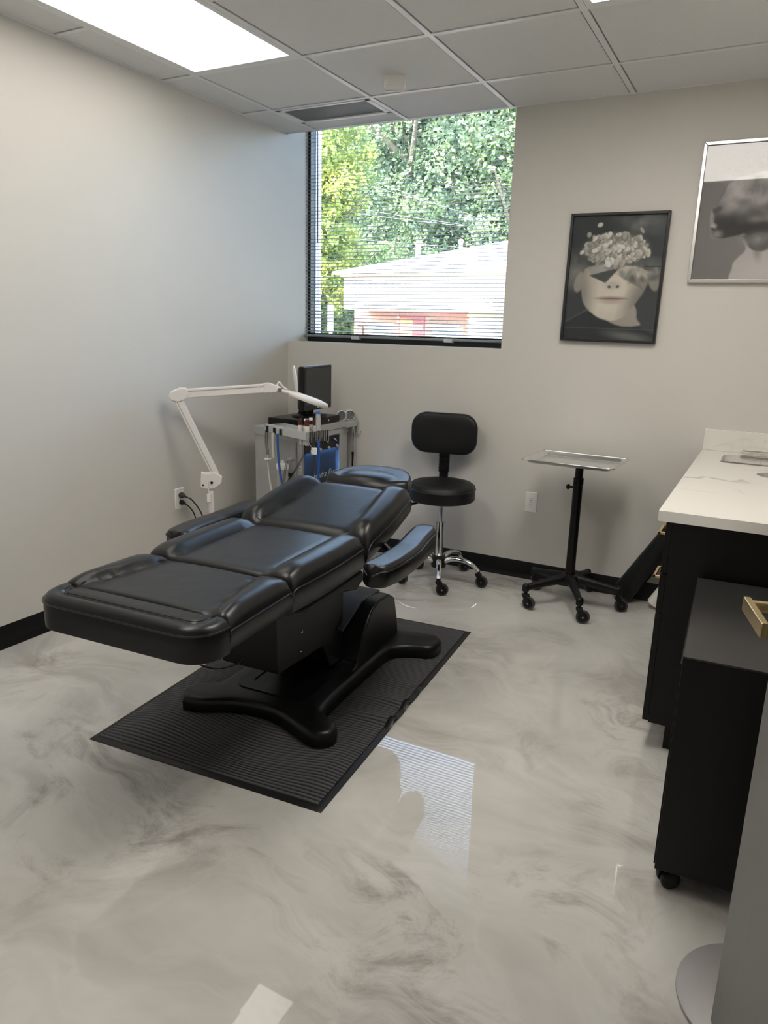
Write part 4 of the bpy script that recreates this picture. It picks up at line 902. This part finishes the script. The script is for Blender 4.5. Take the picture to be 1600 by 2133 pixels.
MB().box(-.004, .0005, -.195, .195, .16, .692).build('blue_window', M_BLUEPANEL, ca)
text('lettering', 'Hydra Facial', .058, M_TEXTW, ca, Matrix(((0, 0, 1, .002), (1, 0, 0, .045), (0, 1, 0, .540), (0, 0, 0, 1))), shear=.45, thin=-.0012)
MB().box(.0006, .004, -.188, -.130, .455, .485).build('badge', M_BPLAST, ca); text('badge_lettering', '300', .026, M_TEXTW, ca, Matrix(((0, 0, 1, .0045), (1, 0, 0, -.159), (0, 1, 0, .470), (0, 0, 0, 1))))
# fascia and top deck
f = MB(); f.loft([[(x, y, z) for x, z in ((-.29, .800), (.012, .770), (.012, .838), (.006, .842), (-.29, .842))] for y in (-.294, .294)]); dk = f.build('top_deck', M_ALU, ca, bevel=.004)
MB().box(.012, .0135, -.27, .29, .800, .8025).build('groove', M_SLOT, dk)
MB().box(-.06, .055, .20, .335, .806, .8418).build('side_wing', M_ALU, ca, bevel=.006)
# near-side tray: ring shelf, shallow bin, holder rail
rs = plate_with_holes('ring_shelf', [(0, 0), (.195, 0), (.195, .14), (0, .14)], [list(reversed(arc(.055, .075, .036, 0, 2*PI, 28)[:-1])), list(reversed(arc(.143, .075, .036, 0, 2*PI, 28)[:-1]))], .852, .862, M_ALUL, ca); rs.matrix_local = TM
f = MB(); f.box(0, .195, 0, .006, .828, .852); f.box(0, .006, .006, .14, .828, .852); tmb(f).build('shelf_lip', M_ALUL, ca)
for x in (.04, .115, .18): tmb(MB().box(x-.009, x+.009, -.006, 0, .824, .858)).build('clip', M_BPLAST, ca)
f = MB(); f.box(.197, .425, 0, .14, .843, .847); f.box(.197, .425, 0, .005, .826, .870); f.box(.197, .425, .135, .14, .847, .870); f.box(.197, .202, 0, .14, .847, .870); f.box(.420, .425, 0, .14, .847, .870); f.box(.30, .304, 0, .14, .847, .866); tmb(f).build('bin', M_ALUL, ca, bevel=.0015)
for x, y in ((.345, .025), (.372, .03), (.40, .025)): tmb(MB().cyl((x, y, .795), (x, y, .843), .013, n=16)).build('bottle_socket', M_ALUL, ca, smooth=40)
f = MB(); [f.cyl((.436, y, .818), (.436, y, .874), .012, n=14) for y in (.012, .040, .068, .096, .124)]; tmb(f).build('holder_rail', M_CHROME, ca, smooth=40)
# hoses belonging to the machine
def hose(pts, r, m, nm='hose', tray=True): return MB().tube(bez([TM @ Vector(p) if tray else p for p in pts], 10), r, 8).build(nm, m, ca, smooth=60)
hose([(.045, -.010, .835), (.045, -.012, .77), (.055, -.01, .70)], .008, M_CLEAR); hose([(.055, -.01, .70), (.06, -.01, .62), (.09, -.01, .50), (.13, .0, .38), (.15, .0, .22)], .007, M_HOSE)
tmb(MB().lathe([(.010, 0), (.022, .001), (.022, .006), (.010, .008)], 18, Matrix.Translation((.056, -.01, .672)))).build('hose_coupling', M_WHITEP, ca, smooth=40)
hose([(.115, -.010, .83), (.115, -.012, .79), (.117, -.012, .74), (.12, -.01, .69)], .010, M_HOSE)
hose([(.155, -.008, .83), (.165, -.012, .74), (.185, -.012, .62), (.215, -.012, .52), (.222, -.012, .36), (.22, -.01, .20)], .0065, M_BLUE)
hose([(.28, .02, .70), (.255, -.01, .685), (.235, -.012, .62), (.225, -.012, .56), (.222, -.012, .525)], .006, M_CLEAR); hose([(.218, -.012, .505), (.20, -.012, .42), (.17, -.01, .32), (.155, 0, .20)], .006, M_HOSE)
hose([(.42, .03, .80), (.40, .0, .74), (.34, -.01, .66), (.28, -.012, .60), (.235, -.012, .54)], .0045, M_CLEAR)
tmb(MB().lathe([(.006, -.018), (.012, -.012), (.036, -.010), (.038, 0), (.036, .008), (.012, .010), (.006, .016)], 24, Matrix.Translation((.220, -.012, .515)))).build('disc_filter', M_WHITEP, ca, smooth=35)
hose([(.450, .06, .83), (.455, .06, .77), (.452, .06, .64), (.450, .06, .44), (.44, .06, .20)], .0065, M_BLUE)
hose([(.450, .03, .83), (.452, .03, .74), (.446, .03, .54), (.440, .03, .22)], .0045, M_PLUG)
tmb(MB().box(.440, .468, .02, .04, .755, .79)).build('connector', M_WHITEP, ca, bevel=.002)
MB().cyl((-.03, -.284, .665), (-.03, -.300, .665), .014, n=14).build('port', M_ALUL, ca, smooth=40)
# waste jar on the near side
wj = thing('waste_jar', 'clear waste jar with white lid clipped to the near side of the machine cart', 'jar', TW(.135, .036, .43), TA)
MB().lathe([(.005, 0), (.030, .002), (.033, .01), (.033, .185), (.028, .205), (.028, .212)], 28).build('jar', mat('hazy_plastic', (.42, .40, .38), .2, var=.05), wj, smooth=40)
MB().lathe([(.034, .195), (.036, .215), (.033, .225), (.012, .228), (.010, .245)], 28).build('lid', M_WHITEP, wj, smooth=40)
MB().box(-.01, .03, .032, .044, .15, .17).build('clip_arm', M_BPLAST, wj)
# wand and coiled cord on the far wing
wd = thing('handpiece', 'chrome handpiece hanging from the far end of the cart on a coiled black cord', 'handpiece', CW(.040, .300, .805), CA)
MB().lathe([(.007, .0), (.0085, -.01), (.0085, -.13), (.0075, -.14), (.0085, -.145), (.0085, -.16)], 14).build('wand', M_CHROME, wd, smooth=40)
MB().tube(bez([(0, 0, -.16), (0, 0, -.20), (.0, -.004, -.27), (-.004, -.012, -.33)], 6), [.009-.006*i/18 for i in range(19)], 8).build('cord', M_BPLAST, wd, smooth=60)
MB().tube([(-.004+.012*math.cos(i*.6), -.012+.012*math.sin(i*.6)-.0002*i, -.33-.0013*i) for i in range(120)], .003, 6).build('coiled_cord', M_BPLAST, wd, smooth=60)
hose([(.048, .325, .808), (.05, .325, .77), (.058, .330, .753), (.070, .336, .757), (.074, .338, .775)], .003, M_CHROME, 'hook', False)
hose([(.048, .312, .808), (.05, .312, .77), (.05, .312, .755)], .004, M_CHROME, 'hook', False)
for k, (dx, dy, lab) in enumerate(((-.005, .225, 'left of the two round silver light heads on the far end of the cart'), (.02, .29, 'right of the two round silver light heads on the far end of the cart'))):
    t = thing('light_head', lab, 'handpiece', CW(dx, dy, .8425), CA-.75, 'round light heads on the cart')
    A = Matrix.Translation((0, 0, .0335)) @ Matrix.Rotation(PI/2, 4, 'Y')
    MB().lathe([(.010, -.035), (.026, -.028), (.031, -.02), (.0335, .0), (.0335, .012), (.029, .014), (.028, .004)], 28, A).build('housing', M_ALUL, t, smooth=40)
    MB().lathe([(.0279, .0015), (.0279, .005), (.002, .0055)], 24, A).build('face', mat('grey_led_face', (.20, .20, .21), .25, .3, var=.6, scale=200), t, smooth=40)
    if k:
        for q in range(7):
            a = 2*PI*q/6 if q < 6 else 0; r_ = .016 if q < 6 else 0; MB().lathe([(.004, .0055), (.003, .008), (.0005, .0085)], 10, A @ Matrix.Translation((r_*math.cos(a), r_*math.sin(a), 0))).build('diode', M_CHROME, t, smooth=50)
# bottles inside the blue window
for k in range(4):
    t = thing('solution_bottle', ('nearest', 'second nearest', 'third nearest', 'farthest')[k]+' white solution bottle behind the blue window of the cart', 'bottle', CW(-.060, -.135+k*.092, .166), CA, 'solution bottles in the cart')
    MB().lathe([(.005, 0), (.038, .001), (.040, .008), (.040, .42), (.034, .45), (.016, .475), (.013, .48), (.013, .49)], 24).build('bottle', mat('frosted_bottle', (.86, .88, .90), .4), t, smooth=40)
    MB().lathe([(.0405, .10), (.0408, .101), (.0408, .38), (.0405, .381)], 24).build('label', mat('bottle_label', (.60, .68, .76), .5, var=.4, scale=60, stretch=(.2, .2, 3)), t, smooth=40)
    MB().lathe([(.016, .488), (.016, .508), (.004, .510), (.0035, .523)], 16).build('cap', M_WHITEP, t, smooth=40)
# serum vials standing in the bin
vl = [(.325, .03, 0, 'front left'), (.355, .045, 1, 'middle'), (.388, .03, 0, 'front right'), (.335, .09, 1, 'rear left'), (.375, .095, 0, 'rear right')]
for k, (x, y, capw, nm) in enumerate(vl):
    t = thing('serum_vial', nm+' amber serum vial with pale label in the side bin of the cart', 'vial', TW(x, y, .8475), CA, 'serum vials in the cart bin')
    MB().lathe([(.003, 0), (.0115, .001), (.012, .004), (.012, .058), (.0085, .066), (.0085, .070)], 16).build('glass', M_AMBER, t, smooth=40)
    MB().lathe([(.0122, .004), (.0124, .0045), (.0124, .047), (.0122, .0475)], 16).build('label', M_PAPER, t, smooth=40)
    MB().lathe([(.0095, .070), (.0105, .071), (.0105, .081), (.0095, .083), (.002, .083)], 16).build('cap', M_WHITEP if capw else M_AMBER, t, smooth=40)
t = thing('treatment_pen', 'silver treatment pen with a blue tip upright at the front corner of the cart', 'pen', TW(.436, .070, .8745), TA); t.rotation_euler = (0, -.05, TA)
MB().lathe([(.004, 0), (.0145, .002), (.0135, .05), (.012, .088)], 18).build('barrel', M_ALU, t, smooth=40); MB().lathe([(.0125, .088), (.0135, .090), (.0135, .099), (.010, .103), (.002, .104)], 18).build('tip', mat('bright_blue', (.05, .18, .55), .3), t, smooth=40)
t = thing('white_jar_cap', 'tiny white cap lying in the left half of the cart bin', 'cap', TW(.245, .08, .8475)); MB().lathe([(.009, 0), (.010, .002), (.010, .010), (.008, .013), (.002, .014)], 16).build('cap', M_WHITEP, t, smooth=40)
t = thing('console_box', 'flat black console box lying on top of the machine cart under the monitor', 'console', CW(-.125, -.03, .8425), CA)
MB().box(-.13, .13, -.160, .225, 0, .042).build('case', M_BPLAST, t, bevel=.006); MB().lathe([(.008, 0), (.008, .003), (.002, .004)], 14, Matrix.Translation((.13, .09, .021)) @ Matrix.Rotation(PI/2, 4, 'Y')).build('lock', M_CHROME, t)
# monitor
mo = thing('monitor', 'black desktop monitor with dark screen on top of the machine cart', 'monitor', (.440, -.35, .885), .10)
MB().box(-.012, .020, -.180, .180, .045, .300).build('cabinet', M_BPLAST, mo, bevel=.006)
MB().loft([[(x, y*s, z) for y, z in rrect(-.175, .175, .05, .295, .02)] for x, s in ((-.010, 1), (-.035, .85), (-.045, .6))]).build('back_shell', M_BPLAST2, mo, smooth=40)
MB().box(.0202, .0212, -.160, .160, .080, .288).build('screen', M_SCREEN, mo); MB().box(-.012, .0195, -.178, .178, .3002, .3025).build('top_strip', M_ALU, mo)
MB().box(.0202, .0215, -.012, .012, .056, .070).build('maker_mark', M_ALU, mo)
XZM = Matrix(((1, 0, 0, 0), (0, 0, 1, 0), (0, 1, 0, 0), (0, 0, 0, 1)))
f = MB(); f.prism([(-.10, .012), (-.03, .20), (-.015, .20), (-.015, .16), (-.075, .012)], -.035, .035, XZM); f.prism([(-.05, .012), (-.022, .10), (-.010, .10), (-.03, .012)], -.035, .035, XZM); f.build('neck', M_BPLAST, mo, bevel=.004)
MB().lathe([(.105, 0), (.107, .004), (.102, .012), (.07, .018), (.01, .019)], 40, Matrix.Translation((-.035, 0, 0))).build('foot', M_BPLAST, mo, smooth=40)

# ================================================================== outside
gm = mat('asphalt', (.30, .30, .29), .9, var=.2, scale=4)
struct(MB().box(-60, 40, .6, 70, -.5, -.2).build('ground', gm))
# house wall of this building is the room shell; across the lot stands a low shop
M_FASC = mat('cream_siding', (.60, .58, .54), .6, var=.03); M_TRIM = mat('pale_yellow_trim', (.50, .41, .24), .6); M_ROOF = mat('pale_shingles', (.42, .41, .41), .8, var=.12, scale=9)
M_BRICK = mat('red_brick', (.40, .18, .14), .85, var=.35, scale=3); M_MORTAR = mat('mortar', (.55, .48, .44), .9)
M_RED = mat('red_paint', (.55, .08, .10), .5); M_ORANGE = mat('orange_panel', (.70, .36, .14), .5); M_SHOPGL = mat('shop_glass', (.45, .55, .52), .1, var=.3, scale=4); M_BLKM = mat('black_metal', (.02, .02, .02), .5)
sh = thing('shop_building', 'low brick shop with deep cream fascia and pale hip roof across the lot', 'building', (-9.17, 16, -.2))
def SB(x0, x1, y0, y1, z0, z1): return MB().box(x0+9.17, x1+9.17, y0-16, y1-16, z0+.2, z1+.2)
SB(-9.17, 6, 16, 17.3, 2.0, 2.90).build('fascia', M_FASC, sh)
for k in range(5): SB(-9.175, 6, 15.99, 16.0, 2.02+k*.175, 2.17+k*.175).build('siding_board', M_FASC, sh)
SB(-9.26, 6, 15.93, 16.05, 2.90, 2.99).build('fascia_trim', M_TRIM, sh); SB(-9.46, 6, 15.75, 16.05, 2.99, 3.06).build('gutter', M_FASC, sh)
SB(-9.17, 6, 16.0, 17.6, 1.985, 2.0).build('soffit', M_FASC, sh)
SB(-5.50, 6, 17.2, 17.55, -.2, 1.99).build('pier_wall', M_FASC, sh); SB(-5.50, 6, 17.15, 17.2, 1.84, 1.985).build('frieze', M_TRIM, sh)
SB(-9.1, 6, 17.75, 26, -.2, 3.0).build('rear_wall', M_FASC, sh)
t6 = 6.0; f = MB(); e0, e1 = (-9.47, 15.74, 3.06), (6, 15.74, 3.06)
V = [(-9.47, 15.74, 3.06), (6, 15.74, 3.06), (6, 27.74, 3.06), (-9.47, 27.74, 3.06), (-3.47, 21.74, 4.86), (6, 21.74, 4.86)]
f.add([(x+9.17, y-16, z+.2) for x, y, z in V], [(0, 1, 5, 4), (3, 4, 5, 2), (0, 4, 3), (0, 3, 2, 1), (1, 2, 5)]); f.build('roof', M_ROOF, sh)
bw = SB(-9.67, -5.52, 17.515, 17.75, -.2, 1.99).build('brick_wall', M_MORTAR, sh)
op = [(-7.97, -7.09, -.2, 1.82), (-9.10, -8.27, .8, 1.58), (-6.79, -5.91, .8, 1.62)]
bk = None
for r in range(12):
    z = 1.10+r*.075
    for c in range(20):
        x = -9.66+c*.2085+(.104 if r % 2 else 0)
        if x+.2 > -5.51 or any(a-.2 < x < b_ and z0-.065 < z < z1 for a, b_, z0, z1 in op): continue
        if bk is None: bk = MB().box(0, .199, -.012, .0, 0, .066).build('brick', M_BRICK, bw); o = bk
        else: o = bk.copy(); COL.objects.link(o); o.parent = bw
        o.location = (x+9.17, 1.5145, z+.2)
SB(-9.67, -5.52, 17.495, 17.514, -.2, 1.095).build('lower_bricks', M_BRICK, sh)
dd = SB(-7.97, -7.09, 17.46, 17.513, -.2, 1.82).build('door', M_RED, sh)
SB(-7.93, -7.50, 17.445, 17.46, .9, 1.76).build('orange_panel', M_ORANGE, dd); SB(-7.93, -7.13, 17.435, 17.445, 1.40, 1.56).build('sign_strip', mat('pink_strip', (.72, .42, .36), .5), dd)
text('lettering', 'DYNASTY', .14, M_RED, dd, Matrix.Translation((-7.53+9.17, 17.432-16, 1.48+.2)) @ Matrix.Rotation(PI/2, 4, 'X'), depth=.003)
for (x0, x1, z1) in ((-9.08, -8.29, 1.56), (-6.77, -5.93, 1.60)):
    wn_ = SB(x0, x1, 17.47, 17.513, .8, z1).build('window', M_FASC, sh); SB(x0+.05, x1-.05, 17.465, 17.47, .85, z1-.05).build('pane', M_SHOPGL, wn_)
nb = SB(-9.49, -9.30, 17.44, 17.47, 1.10, 1.50).build('notice_board', M_BLKM, sh)
for zz in (1.13, 1.32): SB(-9.47, -9.32, 17.432, 17.44, zz, zz+.15).build('notice', M_ORANGE, nb)
for (x, y, zb, zt, r) in ((-7.85, 18.4, 3.75, 4.08, .085), (-6.75, 19.3, 3.95, 4.22, .06)):
    MB().lathe([(r, zb-.15+.2), (r, zt+.2), (r*1.6, zt+.2), (r*1.6, zt+.27), (r*.3, zt+.3)], 16, Matrix.Translation((x+9.17, y-16, 0))).build('vent_pipe', M_FASC, sh, smooth=40)

# utility pole and wires
M_WOOD = mat('weathered_pole', (.55, .52, .48), .8, var=.2, stretch=(1, 1, .1)); M_WIRE = mat('pale_wire', (.30, .31, .31), .5)
up = thing('utility_pole', 'weathered utility pole with two crossarms standing behind the shop roof', 'utility pole', (-10.27, 30, -.2))
MB().lathe([(.15, 0), (.10, 6.95), (.02, 6.98)], 16).build('pole', M_WOOD, up, smooth=40)
for z, L, a in ((6.70, .95, .35), (6.20, .62, -.5)):
    A = Matrix.Rotation(a, 4, 'Z'); c = MB().obox(Matrix.Translation((0, -.13, z)) @ A, L, .05, .055).build('crossarm', M_WOOD, up)
    for s in (-.9, -.45, .45, .9): p = A @ Vector((s*L, 0, 0)); MB().lathe([(.02, z+.055), (.05, z+.08), (.05, z+.16), (.02, z+.2)], 10, Matrix.Translation((p.x, p.y-.13, 0))).build('insulator', M_WHITEP, c, smooth=40)
    for s in (-1, 1): p = A @ Vector((s*L*.5, 0, 0)); MB().tube([(p.x, p.y-.13, z-.05), (0, -.1, z-.45)], .015, 6).build('brace', M_STEEL, c)
wl = [((-24, 10, 12.5), (-11.0, 29.7, 6.75), 'topmost'), ((-24, 11, 11.2), (-10.7, 29.8, 6.72), 'second highest'), ((-22, 12, 8.2), (-10.75, 29.8, 6.22), 'middle'), ((-22, 13, 7.6), (-10.1, 29.8, 6.10), 'second lowest'), ((-22, 14, 6.4), (-10.2, 29.8, 5.2), 'lowest')]
for p0, p1, nm in wl:
    P0, P1 = Vector(p0), Vector(p1); pts = [P0.lerp(P1, k/20)+Vector((0, 0, -.5*math.sin(PI*k/20))) for k in range(21)]
    o = MB().tube([p-P1 for p in pts], .011, 5).build('power_line', M_WIRE, None, smooth=60); o.location = P1; tag(o, nm+' of the five overhead wires running left from the utility pole', 'wire', 'overhead wires')
# sign post and parked car
sp = thing('sign_post', 'white street sign post with a red mark left of the shop', 'sign', (-8.39, 14, -.2))
MB().box(-.035, .035, -.02, .02, 0, 1.55).build('post', M_WHITEP, sp); MB().box(-.095, .095, -.03, -.02, 1.50, 2.26).build('panel', M_WHITEP, sp, bevel=.004)
text('lettering', 'H', .17, M_RED, sp, Matrix.Translation((0, -.032, 2.10)) @ Matrix.Rotation(PI/2, 4, 'X'), depth=.003)
car = thing('parked_car', 'red parked car behind the sign post, only its roof above the sill', 'car', (-12.4, 15.0, -.2))
M_CARR = mat('red_car_paint', (.45, .05, .08), .25, coat=.5)
prof = [(-2.1, .35), (-2.15, .75), (-1.3, .92), (1.2, .95), (2.05, .85), (2.1, .35)]
XZ = Matrix(((1, 0, 0, 0), (0, 0, 1, 0), (0, 1, 0, 0), (0, 0, 0, 1)))
MB().prism(prof, -.85, .85, XZ).build('body', M_CARR, car, bevel=.08, seg=3)
cb = MB().loft([[(x, y, z) for x, y in ((-x0, -w2), (x1, -w2), (x1, w2), (-x0, w2))] for x0, x1, w2, z in ((1.35, 1.15, .80, .93), (.75, .75, .66, 1.50), (.55, .60, .62, 1.56))]).build('cabin', M_CARR, car, bevel=.04)
for sg in (-1, 1):
    for xa, xb in ((-1.0, -.12), (-.05, .85)):
        MB().loft([[(x, sg*(.815-(z-.93)*.255), z) for x, z in ((xa, .98), (xb, .98), (xb*.75, 1.42), (xa*.8, 1.42))], [(x, sg*(.80-(z-.93)*.255), z) for x, z in ((xa, .98), (xb, .98), (xb*.75, 1.42), (xa*.8, 1.42))]]).build('side_window', M_SHOPGL, cb)
for x in (-1.3, 1.3):
    for y in (-.78, .78): MB().lathe([(.1, -.11), (.30, -.11), (.33, -.06), (.33, .06), (.30, .11), (.1, .11)], 20, Matrix.Translation((x, y, .33)) @ Matrix.Rotation(PI/2, 4, 'X')).build('wheel', M_RUBBER, car, smooth=40)

# trees: trunk and branches plus clouds of separate leaf blades
def leaves(name, blobs, size, m, parent, seed):
    rg = np.random.default_rng(seed); C_ = []
    for cx, cy, cz, rx, ry, rz, n in [(*q[:6], int(q[6]*1.7)) for q in blobs]:
        # clumps on the blob, leaves in each clump
        k = max(6, n//70); d = rg.normal(size=(k, 3)); d /= np.linalg.norm(d, axis=1)[:, None]; r = rg.random((k, 1))**.38
        cl_ = d*r*np.array([rx, ry, rz])+np.array([cx, cy, cz]); idx = rg.integers(0, k, n)
        C_.append(cl_[idx]+rg.normal(size=(n, 3))*np.array([.26, .26, .20])*(rx+rz)/5)
    P = np.concatenate(C_); n = len(P)
    a = rg.normal(size=(n, 3)); a /= np.linalg.norm(a, axis=1)[:, None]; b_ = np.cross(a, rg.normal(size=(n, 3))); b_ /= np.linalg.norm(b_, axis=1)[:, None]
    s = size*(.6+.8*rg.random((n, 1))); V_ = np.stack([P-a*s, P+b_*s*.55, P+a*s, P-b_*s*.55], 1).reshape(-1, 3).astype(np.float32)
    me = bpy.data.meshes.new(name); me.vertices.add(4*n); me.vertices.foreach_set('co', V_.ravel()); me.loops.add(4*n); me.loops.foreach_set('vertex_index', np.arange(4*n, dtype=np.int32))
    me.polygons.add(n); me.polygons.foreach_set('loop_start', np.arange(0, 4*n, 4, dtype=np.int32)); me.polygons.foreach_set('loop_total', np.full(n, 4, dtype=np.int32)); me.update(calc_edges=True); me.validate()
    me.materials.append(m); o = bpy.data.objects.new(name, me); COL.objects.link(o); o.parent = parent; tag(o, kind='stuff'); return o
M_BARK = mat('grey_bark', (.16, .14, .12), .9, var=.3, scale=6)
M_LG = leaf_mat('green_leaves', (.07, .12, .06), (.17, .26, .12), (.38, .46, .23)); M_LD = leaf_mat('deep_green_leaves', (.06, .105, .075), (.13, .21, .125), (.29, .39, .21)); M_LY = leaf_mat('yellow_green_leaves', (.09, .16, .05), (.22, .30, .08), (.46, .50, .14))
def tree(label, x, y, h, blobs, m, size, seed, trunk_r, group='trees beyond the shop'):
    t = thing('tree', label, 'tree', (x, y, -.2), 0, group); rg = random.Random(seed)
    MB().tube(bez([(0, 0, 0), (.1, 0, h*.25), (-.1, .1, h*.5), (.15, .05, h*.8)], 5), [trunk_r*(1-.75*i/15) for i in range(16)], 10).build('trunk', M_BARK, t, smooth=60)
    for k in range(9):
        z = h*(.22+.06*k); a = rg.random()*2*PI; L = h*(.22+.12*rg.random())
        MB().tube(bez([(0, 0, z), (L*.5*math.cos(a), L*.5*math.sin(a), z+L*.35), (L*math.cos(a), L*math.sin(a), z+L*.8)], 4), [trunk_r*.4*(1-.1*i) for i in range(9)], 6).build('branch', M_BARK, t, smooth=60)
    leaves('foliage', [(bx, by, bz+.2, rx, ry, rz, n) for bx, by, bz, rx, ry, rz, n in blobs], size, m, t, seed)
tree('tall broad dark green tree filling the middle of the window view', -14.5, 31, 15, [(0, 0, 9, 5.2, 3, 5.0, 15000), (-3, 0, 5, 3.5, 2.5, 3.2, 6000), (2.5, 0, 5, 3.6, 2.5, 3.2, 7000), (.5, 1, 13, 4.5, 3, 3, 6000)], M_LD, .115, 3, .5)
tree('lighter green leafy tree at the right of the window view behind the roof', -8.8, 33, 14, [(0, 0, 8.5, 4.0, 3, 4.6, 13000), (2.5, 0, 5.5, 3.0, 2.5, 3.0, 5000), (-.5, 0, 13, 3.4, 3, 2.6, 5000)], M_LG, .115, 5, .42)
tree('yellow green tree at the left edge of the window view nearest the shop', -12.6, 19.6, 9, [(.2, 0, 6.9, 1.9, 1.5, 1.9, 6500), (.1, 0, 4.3, 1.8, 1.5, 1.3, 4500), (-.4, 0, 2.6, 1.9, 1.4, 1.0, 3500), (-1.8, .3, 5.4, 2.0, 1.6, 3.0, 6000)], M_LY, .085, 9, .12)
tree('green bushy tree low behind the sign post left of the shop', -12.2, 25, 6, [(0, 0, 3.2, 2.6, 1.6, 1.8, 9000), (-3, 0, 3.4, 2.6, 1.6, 2.0, 6000), (-1.0, -3.2, 1.7, 2.4, 1.0, 1.0, 6000)], M_LG, .09, 13, .2)
tree('distant dark tree seen between the tall trees above the roof', -19, 37, 14, [(0, 0, 8, 5, 3, 6, 14000)], M_LD, .14, 17, .4)
